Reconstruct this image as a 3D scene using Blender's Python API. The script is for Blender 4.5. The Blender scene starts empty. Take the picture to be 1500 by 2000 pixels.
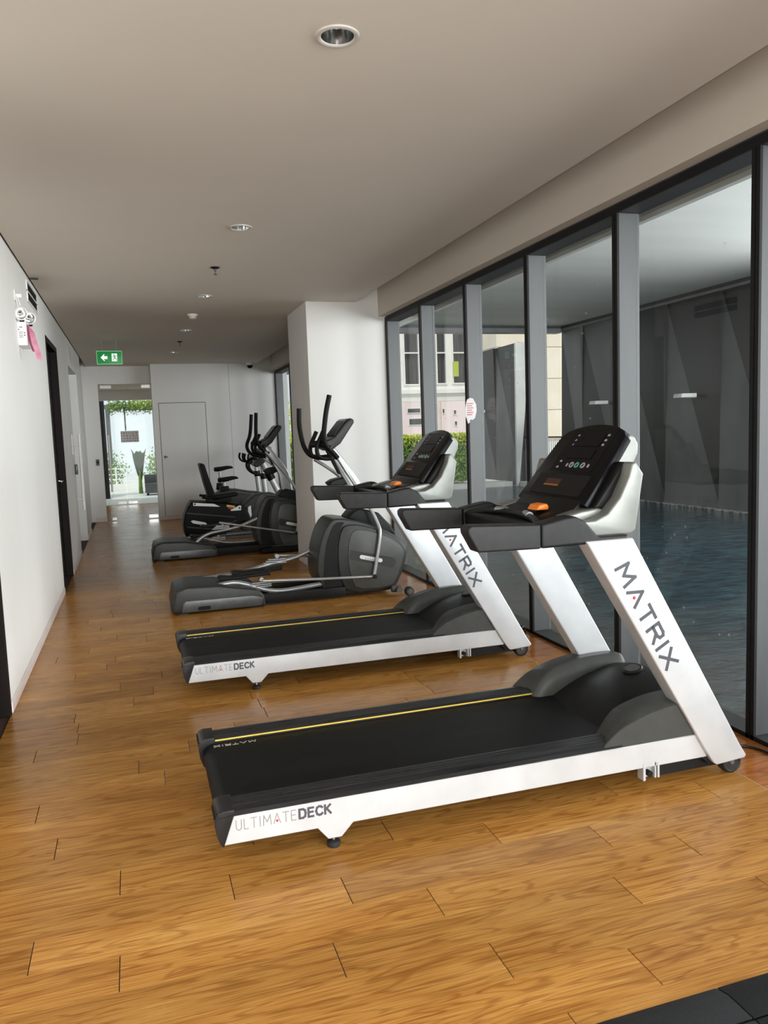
import bpy, bmesh, math, random
from mathutils import Vector, Matrix

S = bpy.context.scene
C = bpy.context.collection
rnd = random.Random(7)

# ------------------------------------------------------------------ camera
F_PX, W_PX, H_PX = 1540.01, 1500.0, 2000.0
YAW, PITCH, ROLL, EYE = -0.30369103, -0.10184616, 0.03601374, 1.415
cam_d = bpy.data.cameras.new('camera')
cam_d.sensor_fit = 'VERTICAL'
cam_d.sensor_height = 36.0
cam_d.lens = 36.0 * F_PX / H_PX
cam_d.clip_start, cam_d.clip_end = 0.05, 400
cam = bpy.data.objects.new('camera', cam_d)
Rz = Matrix.Rotation(YAW, 3, 'Z'); Rx = Matrix.Rotation(PITCH, 3, 'X'); Ry = Matrix.Rotation(ROLL, 3, 'Y')
B = Rz @ Rx @ Ry
right, fwd, up = B @ Vector((1, 0, 0)), B @ Vector((0, 1, 0)), B @ Vector((0, 0, 1))
M = Matrix((right, up, -fwd)).transposed().to_4x4()
M.translation = (0, 0, EYE)
cam.matrix_world = M
C.objects.link(cam)
S.camera = cam

# ------------------------------------------------------------------ sky, sun, daylight, exposure
S.view_settings.view_transform = 'Standard'
S.view_settings.look = 'None'
S.view_settings.gamma = 1.0
S.view_settings.use_curve_mapping = False
S.view_settings.exposure = 0.0
world = bpy.data.worlds.new('overcast_sky'); S.world = world
world.use_nodes = True
wn = world.node_tree
wn.nodes.clear()
w_out = wn.nodes.new('ShaderNodeOutputWorld'); w_bg = wn.nodes.new('ShaderNodeBackground')
w_bg.inputs['Color'].default_value = (0.90, 0.95, 1.0, 1); w_bg.inputs['Strength'].default_value = 1.1
wn.links.new(w_bg.outputs[0], w_out.inputs[0])

def sun(name, energy, direction, color, angle):
    d = bpy.data.lights.new(name, 'SUN'); d.energy = energy; d.color = color; d.angle = math.radians(angle)
    o = bpy.data.objects.new(name, d); C.objects.link(o)
    o.rotation_euler = Vector(direction).to_track_quat('-Z', 'Y').to_euler()
    o.location = (0, -10, 30)
    return o
def area(name, loc, direction, sx, sy, energy, color):
    d = bpy.data.lights.new(name, 'AREA'); d.shape = 'RECTANGLE'; d.size = sx; d.size_y = sy; d.energy = energy; d.color = color
    o = bpy.data.objects.new(name, d); C.objects.link(o)
    o.location = loc
    o.rotation_euler = Vector(direction).to_track_quat('-Z', 'Y').to_euler()
    return o
sun('hazy_sun', 2.5, (0.12, 0.55, -0.83), (1.0, 0.95, 0.86), 6)
# daylight through the glazed rear end of the room, behind the photographer
area('rear_window_daylight', (0.85, -2.9, 1.35), (0.05, 1, -0.05), 3.0, 2.4, 175, (1.0, 0.985, 0.96))
# daylight that enters the covered pool from its open near end
area('pool_end_daylight', (6.2, -9.2, 1.9), (-0.12, 1, 0.06), 6.5, 3.2, 2600, (0.97, 0.985, 1.0))
area('pool_side_fill', (9.6, 1.8, 1.9), (-1, 0.0, 0.0), 13.8, 3.2, 1300, (0.97, 0.985, 1.0))  # added unseen lamp past the panel wall's end, brightens the room through the windows

S.cycles.use_denoising = True
S.cycles.max_bounces = 10
S.cycles.diffuse_bounces = 5
S.cycles.glossy_bounces = 5
S.cycles.transparent_max_bounces = 12
S.cycles.sample_clamp_indirect = 6.0
S.cycles.caustics_reflective = False
S.cycles.caustics_refractive = False

# ------------------------------------------------------------------ materials
def mat(name, col, rough=0.5, metal=0.0, spec=0.5, coat=0.0, emit=None, estr=0.0):
    m = bpy.data.materials.new(name); m.use_nodes = True
    p = m.node_tree.nodes['Principled BSDF']
    p.inputs['Base Color'].default_value = (*col, 1)
    p.inputs['Roughness'].default_value = rough
    p.inputs['Metallic'].default_value = metal
    p.inputs['Specular IOR Level'].default_value = spec
    p.inputs['Coat Weight'].default_value = coat
    if emit:
        p.inputs['Emission Color'].default_value = (*emit, 1); p.inputs['Emission Strength'].default_value = estr
    return m
def nodes_of(m):
    nt = m.node_tree
    return nt, nt.nodes['Principled BSDF']
def mottled(name, c1, c2, scale=3.0, rough=0.5, metal=0.0, spec=0.5, bump=0.0, bscale=60, detail=4, stretch=(1, 1, 1), rvar=0.0, lo=0.35, hi=0.65):
    """two-tone noise colour with optional fine bump: paint, concrete, plastic"""
    m = mat(name, c1, rough, metal, spec)
    nt, p = nodes_of(m)
    geo = nt.nodes.new('ShaderNodeNewGeometry')
    mp = nt.nodes.new('ShaderNodeMapping'); mp.inputs['Scale'].default_value = stretch
    n = nt.nodes.new('ShaderNodeTexNoise'); n.inputs['Scale'].default_value = scale; n.inputs['Detail'].default_value = detail
    r = nt.nodes.new('ShaderNodeValToRGB')
    r.color_ramp.elements[0].position, r.color_ramp.elements[1].position = lo, hi
    r.color_ramp.elements[0].color, r.color_ramp.elements[1].color = (*c1, 1), (*c2, 1)
    nt.links.new(geo.outputs['Position'], mp.inputs[0]); nt.links.new(mp.outputs[0], n.inputs['Vector'])
    nt.links.new(n.outputs['Fac'], r.inputs[0]); nt.links.new(r.outputs[0], p.inputs['Base Color'])
    if rvar:
        mr = nt.nodes.new('ShaderNodeMapRange'); mr.inputs['To Min'].default_value = rough - rvar; mr.inputs['To Max'].default_value = rough + rvar
        nt.links.new(n.outputs['Fac'], mr.inputs['Value']); nt.links.new(mr.outputs[0], p.inputs['Roughness'])
    if bump:
        b = nt.nodes.new('ShaderNodeBump'); b.inputs['Strength'].default_value = bump; b.inputs['Distance'].default_value = 0.002
        n2 = nt.nodes.new('ShaderNodeTexNoise'); n2.inputs['Scale'].default_value = bscale; n2.inputs['Detail'].default_value = 3
        nt.links.new(geo.outputs['Position'], n2.inputs['Vector'])
        nt.links.new(n2.outputs['Fac'], b.inputs['Height']); nt.links.new(b.outputs[0], p.inputs['Normal'])
    return m

def wood(name, ca, cb, cc, rough, spec, coat=0.0):
    """printed plank tile: long grain along x with cathedral figure, offset per plank"""
    m = mat(name, ca, rough, 0, spec, coat)
    nt, p = nodes_of(m); L = nt.links.new
    geo = nt.nodes.new('ShaderNodeNewGeometry'); inf = nt.nodes.new('ShaderNodeObjectInfo')
    off = nt.nodes.new('ShaderNodeVectorMath'); off.operation = 'SCALE'; off.inputs[0].default_value = (31.7, 17.3, 9.1)
    L(inf.outputs['Random'], off.inputs['Scale'])
    add = nt.nodes.new('ShaderNodeVectorMath'); add.operation = 'ADD'
    L(geo.outputs['Position'], add.inputs[0]); L(off.outputs[0], add.inputs[1])
    m1 = nt.nodes.new('ShaderNodeMapping'); m1.inputs['Scale'].default_value = (1.1, 9.0, 1)
    L(add.outputs[0], m1.inputs[0])
    n1 = nt.nodes.new('ShaderNodeTexNoise'); n1.inputs['Scale'].default_value = 1.6; n1.inputs['Detail'].default_value = 2.5; n1.inputs['Distortion'].default_value = 0.5
    L(m1.outputs[0], n1.inputs['Vector'])
    # rings from the noise field: cathedral figure
    mul = nt.nodes.new('ShaderNodeMath'); mul.operation = 'MULTIPLY'; mul.inputs[1].default_value = 46.0
    L(n1.outputs['Fac'], mul.inputs[0])
    sn = nt.nodes.new('ShaderNodeMath'); sn.operation = 'SINE'; L(mul.outputs[0], sn.inputs[0])
    pw = nt.nodes.new('ShaderNodeMapRange'); pw.inputs['From Min'].default_value = 0.35; pw.inputs['From Max'].default_value = 1.0
    L(sn.outputs[0], pw.inputs['Value'])
    m2 = nt.nodes.new('ShaderNodeMapping'); m2.inputs['Scale'].default_value = (3.2, 115.0, 1)
    L(add.outputs[0], m2.inputs[0])
    n2 = nt.nodes.new('ShaderNodeTexNoise'); n2.inputs['Scale'].default_value = 2.0; n2.inputs['Detail'].default_value = 5
    L(m2.outputs[0], n2.inputs['Vector'])
    m3 = nt.nodes.new('ShaderNodeMapping'); m3.inputs['Scale'].default_value = (0.8, 3.0, 1)
    L(add.outputs[0], m3.inputs[0])
    n3 = nt.nodes.new('ShaderNodeTexNoise'); n3.inputs['Scale'].default_value = 2.2; n3.inputs['Detail'].default_value = 3
    L(m3.outputs[0], n3.inputs['Vector'])
    mixf = nt.nodes.new('ShaderNodeMath'); mixf.operation = 'MULTIPLY_ADD'; mixf.inputs[1].default_value = 0.66
    L(n2.outputs['Fac'], mixf.inputs[0])
    half = nt.nodes.new('ShaderNodeMath'); half.operation = 'MULTIPLY'; half.inputs[1].default_value = 0.38
    L(n3.outputs['Fac'], half.inputs[0]); L(half.outputs[0], mixf.inputs[2])
    rp = nt.nodes.new('ShaderNodeValToRGB'); e = rp.color_ramp.elements
    e[0].position, e[0].color = 0.36, (*cc, 1); e[1].position, e[1].color = 0.68, (*cb, 1)
    e2 = e.new(0.52); e2.color = (*ca, 1)
    L(mixf.outputs[0], rp.inputs[0])
    dk = nt.nodes.new('ShaderNodeMixRGB'); dk.blend_type = 'MULTIPLY'; dk.inputs[2].default_value = (0.60, 0.50, 0.42, 1)
    fm = nt.nodes.new('ShaderNodeMath'); fm.operation = 'MULTIPLY'; fm.inputs[1].default_value = 0.62
    L(pw.outputs[0], fm.inputs[0]); L(fm.outputs[0], dk.inputs[0]); L(rp.outputs[0], dk.inputs[1])
    # each plank a touch lighter or darker
    hs = nt.nodes.new('ShaderNodeHueSaturation')
    vr = nt.nodes.new('ShaderNodeMapRange'); vr.inputs['To Min'].default_value = 0.86; vr.inputs['To Max'].default_value = 1.12
    L(inf.outputs['Random'], vr.inputs['Value']); L(vr.outputs[0], hs.inputs['Value']); L(dk.outputs[0], hs.inputs['Color'])
    L(hs.outputs[0], p.inputs['Base Color'])
    rr = nt.nodes.new('ShaderNodeMapRange'); rr.inputs['To Min'].default_value = rough - 0.05; rr.inputs['To Max'].default_value = rough + 0.08
    L(n3.outputs['Fac'], rr.inputs['Value']); L(rr.outputs[0], p.inputs['Roughness'])
    bp = nt.nodes.new('ShaderNodeBump'); bp.inputs['Strength'].default_value = 0.12; bp.inputs['Distance'].default_value = 0.001
    L(n2.outputs['Fac'], bp.inputs['Height']); L(bp.outputs[0], p.inputs['Normal'])
    return m

def glass(name, tint=(0.88, 0.90, 0.90), refl=1.0, rough=0.0, dirt=0.0):
    m = bpy.data.materials.new(name); m.use_nodes = True
    nt = m.node_tree; nt.nodes.clear(); L = nt.links.new
    out = nt.nodes.new('ShaderNodeOutputMaterial'); tr = nt.nodes.new('ShaderNodeBsdfTransparent'); gl = nt.nodes.new('ShaderNodeBsdfGlossy')
    mx = nt.nodes.new('ShaderNodeMixShader'); fr = nt.nodes.new('ShaderNodeFresnel')
    g0 = nt.nodes.new('ShaderNodeNewGeometry'); ior = nt.nodes.new('ShaderNodeMapRange')      # both faces of a thin pane reflect alike
    ior.inputs['To Min'].default_value = 1.45; ior.inputs['To Max'].default_value = 1 / 1.45
    L(g0.outputs['Backfacing'], ior.inputs['Value']); L(ior.outputs[0], fr.inputs['IOR'])
    tr.inputs[0].default_value = (*tint, 1); gl.inputs['Roughness'].default_value = rough
    mm = nt.nodes.new('ShaderNodeMath'); mm.operation = 'MULTIPLY'; mm.inputs[1].default_value = refl
    L(fr.outputs[0], mm.inputs[0]); L(mm.outputs[0], mx.inputs[0]); L(tr.outputs[0], mx.inputs[1]); L(gl.outputs[0], mx.inputs[2])
    last = mx.outputs[0]
    if dirt:
        df = nt.nodes.new('ShaderNodeBsdfDiffuse'); df.inputs[0].default_value = (0.75, 0.74, 0.70, 1)
        geo = nt.nodes.new('ShaderNodeNewGeometry')
        v = nt.nodes.new('ShaderNodeTexVoronoi'); v.inputs['Scale'].default_value = 14
        nz = nt.nodes.new('ShaderNodeTexNoise'); nz.inputs['Scale'].default_value = 2.2
        L(geo.outputs['Position'], v.inputs['Vector']); L(geo.outputs['Position'], nz.inputs['Vector'])
        a = nt.nodes.new('ShaderNodeMath'); a.operation = 'LESS_THAN'; a.inputs[1].default_value = 0.09
        b = nt.nodes.new('ShaderNodeMath'); b.operation = 'GREATER_THAN'; b.inputs[1].default_value = 0.58
        c = nt.nodes.new('ShaderNodeMath'); c.operation = 'MULTIPLY'
        d = nt.nodes.new('ShaderNodeMath'); d.operation = 'MULTIPLY'; d.inputs[1].default_value = dirt
        L(v.outputs['Distance'], a.inputs[0]); L(nz.outputs['Fac'], b.inputs[0]); L(a.outputs[0], c.inputs[0]); L(b.outputs[0], c.inputs[1]); L(c.outputs[0], d.inputs[0])
        m2 = nt.nodes.new('ShaderNodeMixShader'); L(d.outputs[0], m2.inputs[0]); L(last, m2.inputs[1]); L(df.outputs[0], m2.inputs[2]); last = m2.outputs[0]
        df2 = nt.nodes.new('ShaderNodeBsdfDiffuse'); df2.inputs[0].default_value = (0.50, 0.47, 0.42, 1)
        sx = nt.nodes.new('ShaderNodeSeparateXYZ'); L(geo.outputs['Position'], sx.inputs[0])
        zr = nt.nodes.new('ShaderNodeMapRange'); zr.inputs['From Min'].default_value = 0.50; zr.inputs['From Max'].default_value = 0.0
        zr.inputs['To Max'].default_value = 0.38
        L(sx.outputs['Z'], zr.inputs['Value'])
        fn = nt.nodes.new('ShaderNodeTexNoise'); fn.inputs['Scale'].default_value = 70; fn.inputs['Detail'].default_value = 4
        L(geo.outputs['Position'], fn.inputs['Vector'])
        fm = nt.nodes.new('ShaderNodeMath'); fm.operation = 'MULTIPLY'; L(zr.outputs[0], fm.inputs[0]); L(fn.outputs['Fac'], fm.inputs[1])
        m3 = nt.nodes.new('ShaderNodeMixShader'); L(fm.outputs[0], m3.inputs[0]); L(last, m3.inputs[1]); L(df2.outputs[0], m3.inputs[2]); last = m3.outputs[0]
    L(last, out.inputs[0])
    return m

MT = {}
MT['wall'] = mottled('wall_paint', (0.76, 0.75, 0.725), (0.81, 0.80, 0.78), 0.9, 0.6, spec=0.3, bump=0.05, bscale=120, stretch=(1, 1, 0.35))
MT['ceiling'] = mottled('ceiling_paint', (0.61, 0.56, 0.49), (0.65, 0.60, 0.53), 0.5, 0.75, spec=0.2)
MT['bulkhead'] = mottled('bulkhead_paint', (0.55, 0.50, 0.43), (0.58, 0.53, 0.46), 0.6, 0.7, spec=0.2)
MT['skirting'] = mottled('skirting_paint', (0.66, 0.59, 0.56), (0.74, 0.68, 0.65), 5, 0.45, stretch=(1, 1, 4))
MT['wood'] = wood('plank_tile', (0.420, 0.195, 0.044), (0.530, 0.280, 0.078), (0.285, 0.112, 0.024), 0.24, 0.14)
MT['wood_red'] = wood('window_strip_tile', (0.42, 0.150, 0.036), (0.52, 0.215, 0.062), (0.33, 0.100, 0.022), 0.14, 0.6)
MT['grout'] = mat('dark_grout', (0.055, 0.025, 0.018), 0.8)
MT['pale_grout'] = mat('pale_grout', (0.62, 0.45, 0.33), 0.6)
MT['blackframe'] = mottled('black_window_cap', (0.010, 0.010, 0.010), (0.012, 0.012, 0.012), 4, 0.5, spec=0.15)
MT['greyframe'] = mottled('grey_aluminium', (0.038, 0.040, 0.042), (0.058, 0.060, 0.062), 6, 0.42, metal=0.2, spec=0.5, stretch=(1, 1, 0.15), rvar=0.08)
MT['glass'] = glass('window_glass', (0.90, 0.915, 0.91), 0.38, 0.0, 0.35)
MT['doorglass'] = glass('door_glass', (0.93, 0.95, 0.945), 0.22)
MT['darkwood'] = mottled('dark_door_veneer', (0.007, 0.005, 0.0045), (0.012, 0.008, 0.007), 3, 0.5, spec=0.12, stretch=(6, 6, 0.4))
MT['silver'] = mottled('silver_coat', (0.52, 0.535, 0.55), (0.57, 0.58, 0.595), 9, 0.32, metal=0.25, spec=0.5, rvar=0.05)
MT['silver2'] = mottled('satin_silver_shell', (0.21, 0.22, 0.205), (0.25, 0.26, 0.24), 11, 0.36, metal=0.35, spec=0.5)
MT['blackplastic'] = mottled('black_plastic', (0.005, 0.005, 0.005), (0.008, 0.008, 0.008), 30, 0.42, spec=0.2)
MT['gripblack'] = mottled('grip_rubber', (0.009, 0.009, 0.0095), (0.013, 0.013, 0.0135), 40, 0.42, spec=0.32, bump=0.3, bscale=1300)
MT['glossblack'] = mottled('gloss_black_panel', (0.004, 0.004, 0.005), (0.005, 0.005, 0.006), 10, 0.25, spec=0.10)
MT['belt'] = mottled('belt_rubber', (0.004, 0.004, 0.004), (0.008, 0.008, 0.008), 5, 0.5, spec=0.14, bump=0.15, bscale=900, stretch=(0.4, 3, 1), rvar=0.08)
MT['ribbed'] = mottled('ribbed_black', (0.010, 0.010, 0.011), (0.018, 0.018, 0.019), 14, 0.30, spec=0.38, stretch=(0.3, 6, 1), rvar=0.06)
MT['hood'] = mottled('charcoal_hood', (0.042, 0.043, 0.039), (0.050, 0.051, 0.047), 20, 0.42, spec=0.3, bump=0.1, bscale=800)
MT['hooddark'] = mottled('dark_hood_panel', (0.006, 0.006, 0.0055), (0.009, 0.009, 0.0085), 20, 0.42, spec=0.25, bump=0.1, bscale=800)
MT['tyre'] = mottled('wheel_rubber', (0.012, 0.012, 0.013), (0.02, 0.02, 0.021), 30, 0.5)
MT['greyhub'] = mottled('grey_hub', (0.07, 0.072, 0.075), (0.10, 0.102, 0.105), 30, 0.45)
MT['textgrey'] = mat('dark_grey_print', (0.055, 0.058, 0.07), 0.4)
MT['textpale'] = mat('pale_grey_print', (0.24, 0.235, 0.23), 0.4)
MT['textwhite'] = mat('white_print', (0.36, 0.36, 0.36), 0.5)
MT['red'] = mat('red_dot', (0.45, 0.012, 0.03), 0.4)
MT['orange'] = mottled('orange_plastic', (0.85, 0.20, 0.010), (0.95, 0.27, 0.02), 20, 0.35)
MT['yellow'] = mottled('yellow_line', (0.62, 0.42, 0.04), (0.70, 0.50, 0.08), 30, 0.45, stretch=(0.5, 1, 1))
MT['eshroud'] = mottled('grey_shroud', (0.024, 0.025, 0.022), (0.030, 0.031, 0.028), 15, 0.38, spec=0.32)
MT['ecover'] = mottled('grey_cover', (0.058, 0.060, 0.054), (0.068, 0.070, 0.063), 15, 0.36, spec=0.4)
MT['ebase'] = mottled('grey_base', (0.075, 0.08, 0.082), (0.095, 0.10, 0.102), 15, 0.32, metal=0.3)
MT['tube'] = mottled('silver_tube', (0.36, 0.37, 0.375), (0.42, 0.43, 0.435), 12, 0.30, metal=0.6)
MT['whitetube'] = mottled('pale_silver_tube', (0.58, 0.58, 0.57), (0.64, 0.64, 0.63), 12, 0.35, metal=0.2)
MT['foam'] = mottled('black_foam', (0.004, 0.004, 0.004), (0.007, 0.007, 0.007), 30, 0.5, spec=0.15)
MT['badge'] = mat('badge_white', (0.78, 0.78, 0.77), 0.25)
MT['chrome'] = mat('chrome', (0.80, 0.80, 0.80), 0.12, 1.0)
MT['mirror'] = mottled('reflector_metal', (0.55, 0.55, 0.54), (0.75, 0.75, 0.74), 60, 0.16, metal=1.0)
MT['white'] = mottled('white_plastic', (0.78, 0.775, 0.755), (0.82, 0.815, 0.80), 20, 0.4)
MT['ring'] = mottled('ring_paint', (0.50, 0.48, 0.44), (0.54, 0.52, 0.48), 20, 0.35)
MT['lampwhite'] = mat('lamp_glass', (0.85, 0.85, 0.82), 0.2)
MT['dark'] = mat('dark_plastic', (0.008, 0.008, 0.008), 0.5, 0, 0.2)
MT['sidedoor'] = mottled('grey_side_door', (0.36, 0.36, 0.34), (0.42, 0.42, 0.40), 3, 0.35)
MT['switch'] = mat('dark_green_switch', (0.02, 0.035, 0.03), 0.3)
MT['pinktag'] = mottled('pink_tag', (0.50, 0.16, 0.25), (0.60, 0.25, 0.33), 30, 0.5)
MT['magenta'] = mat('magenta_tag', (0.20, 0.015, 0.06), 0.5)
MT['green'] = mat('exit_green', (0.0, 0.16, 0.03), 0.4, emit=(0.0, 0.20, 0.035), estr=0.55)
MT['exitwhite'] = mat('exit_white', (0.8, 0.85, 0.8), 0.4, emit=(0.8, 0.9, 0.82), estr=0.75)
MT['paper'] = mottled('notice_paper', (0.52, 0.50, 0.50), (0.60, 0.58, 0.58), 25, 0.6)
def thin_paper():
    m = mat('thin_paper', (0.90, 0.86, 0.87), 0.7)
    nt, p = nodes_of(m)
    tl = nt.nodes.new('ShaderNodeBsdfTranslucent'); tl.inputs[0].default_value = (0.92, 0.88, 0.89, 1)
    mx = nt.nodes.new('ShaderNodeMixShader'); mx.inputs[0].default_value = 0.5
    out = [n for n in nt.nodes if n.type == 'OUTPUT_MATERIAL'][0]
    nt.links.new(p.outputs[0], mx.inputs[1]); nt.links.new(tl.outputs[0], mx.inputs[2]); nt.links.new(mx.outputs[0], out.inputs[0])
    return m
MT['thinpaper'] = thin_paper()
MT['papertext'] = mat('red_print', (0.42, 0.10, 0.11), 0.6)
MT['paperdark'] = mat('dark_print', (0.22, 0.17, 0.19), 0.6)
MT['rubbermat'] = mottled('black_rubber_mat', (0.011, 0.012, 0.013), (0.015, 0.016, 0.017), 120, 0.6, spec=0.12, bump=0.5, bscale=500)
MT['cable'] = mat('black_cable', (0.008, 0.007, 0.007), 0.4)
# outside
MT['soffit'] = mottled('soffit_plaster', (0.66, 0.67, 0.65), (0.74, 0.75, 0.73), 0.55, 0.7, stretch=(0.4, 2.2, 1))
MT['beam'] = mottled('dark_beam', (0.030, 0.031, 0.033), (0.045, 0.046, 0.047), 3, 0.5)
MT['beamgrey'] = mottled('grey_beam_lip', (0.16, 0.16, 0.16), (0.20, 0.20, 0.20), 3, 0.5)
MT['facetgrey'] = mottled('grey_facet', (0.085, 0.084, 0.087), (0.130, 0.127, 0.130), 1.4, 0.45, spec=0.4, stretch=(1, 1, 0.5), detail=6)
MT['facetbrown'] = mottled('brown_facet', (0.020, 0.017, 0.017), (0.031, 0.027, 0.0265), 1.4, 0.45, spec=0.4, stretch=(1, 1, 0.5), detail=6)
MT['facetend'] = mottled('limewashed_end', (0.50, 0.51, 0.50), (0.60, 0.61, 0.60), 2.5, 0.7)
MT['limescale'] = mottled('limescale_edge', (0.10, 0.10, 0.10), (0.55, 0.53, 0.50), 16, 0.8, detail=8, lo=0.45, hi=0.62)
MT['poolfloor'] = mottled('pool_mosaic', (0.030, 0.062, 0.085), (0.055, 0.105, 0.130), 2.0, 0.5)
MT['stone'] = mottled('pale_paving', (0.60, 0.59, 0.56), (0.70, 0.69, 0.66), 3, 0.6)
MT['bldgwhite'] = mottled('white_render', (0.78, 0.78, 0.76), (0.85, 0.85, 0.83), 2, 0.7)
MT['bldgpink'] = mottled('pink_render', (0.72, 0.60, 0.60), (0.80, 0.70, 0.70), 1.5, 0.8, stretch=(2, 2, 0.2))
MT['bldgbeige'] = mottled('beige_render', (0.70, 0.62, 0.50), (0.80, 0.74, 0.64), 0.8, 0.8, detail=6)
MT['bldgwin'] = mottled('dark_pane', (0.035, 0.035, 0.04), (0.09, 0.09, 0.095), 4, 0.15, stretch=(6, 6, 0.2))
MT['lime'] = mat('lime_sign', (0.42, 0.52, 0.06), 0.5)
MT['leafY'] = mottled('yellow_leaf', (0.45, 0.55, 0.025), (0.72, 0.76, 0.07), 8, 0.5)
MT['leafG'] = mottled('green_leaf', (0.08, 0.19, 0.02), (0.24, 0.38, 0.045), 8, 0.5)
MT['leafD'] = mottled('dark_leaf', (0.012, 0.045, 0.008), (0.035, 0.085, 0.014), 8, 0.75, spec=0.1)
MT['railwhite'] = mat('white_rail', (0.80, 0.80, 0.78), 0.4)

def water_material():
    m = mat('pool_water', (0.020, 0.045, 0.062), 0.06, 0, 0.5)
    nt, p = nodes_of(m); L = nt.links.new
    p.inputs['IOR'].default_value = 1.33
    geo = nt.nodes.new('ShaderNodeNewGeometry')
    mp = nt.nodes.new('ShaderNodeMapping'); mp.inputs['Scale'].default_value = (1.5, 3.0, 1); mp.inputs['Rotation'].default_value = (0, 0, 0.5)
    n = nt.nodes.new('ShaderNodeTexNoise'); n.inputs['Scale'].default_value = 3.2; n.inputs['Detail'].default_value = 8; n.inputs['Roughness'].default_value = 0.68
    L(geo.outputs['Position'], mp.inputs[0]); L(mp.outputs[0], n.inputs['Vector'])
    b = nt.nodes.new('ShaderNodeBump'); b.inputs['Strength'].default_value = 0.5; b.inputs['Distance'].default_value = 0.06
    L(n.outputs['Fac'], b.inputs['Height']); L(b.outputs[0], p.inputs['Normal'])
    r = nt.nodes.new('ShaderNodeValToRGB'); e = r.color_ramp.elements
    e[0].position, e[0].color = 0.38, (0.010, 0.018, 0.026, 1); e[1].position, e[1].color = 0.70, (0.030, 0.075, 0.092, 1)
    L(n.outputs['Fac'], r.inputs[0]); L(r.outputs[0], p.inputs['Base Color'])
    return m
MT['water'] = water_material()
MT['palegreen'] = mat('sign_rim_green', (0.20, 0.55, 0.28), 0.4, emit=(0.2, 0.6, 0.3), estr=0.5)
MT['lens'] = glass('lamp_lens', (0.95, 0.95, 0.95), 0.6)

# ------------------------------------------------------------------ builders
WPOS = {}          # world position of each object's origin (no object is rotated)
def thing(name, label, cat, loc=(0, 0, 0), group=None):
    o = bpy.data.objects.new(name, None); C.objects.link(o)
    o.empty_display_size = 0.1
    o.location = loc; o['label'] = label; o['category'] = cat
    if group: o['group'] = group
    WPOS[o.name] = Vector(loc)
    return o
def structure(name, loc=(0, 0, 0)):
    o = bpy.data.objects.new(name, None); C.objects.link(o); o.empty_display_size = 0.1
    o.location = loc; o['kind'] = 'structure'; WPOS[o.name] = Vector(loc)
    return o
def tag(o, label, cat, group=None):
    o['label'] = label; o['category'] = cat
    if group: o['group'] = group
    return o
def copy_tree(src, parent=None):
    c = src.copy(); C.objects.link(c)
    if parent is not None:
        c.parent = parent; c.matrix_parent_inverse = Matrix()
    for ch in src.children: copy_tree(ch, c)
    return c

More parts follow.
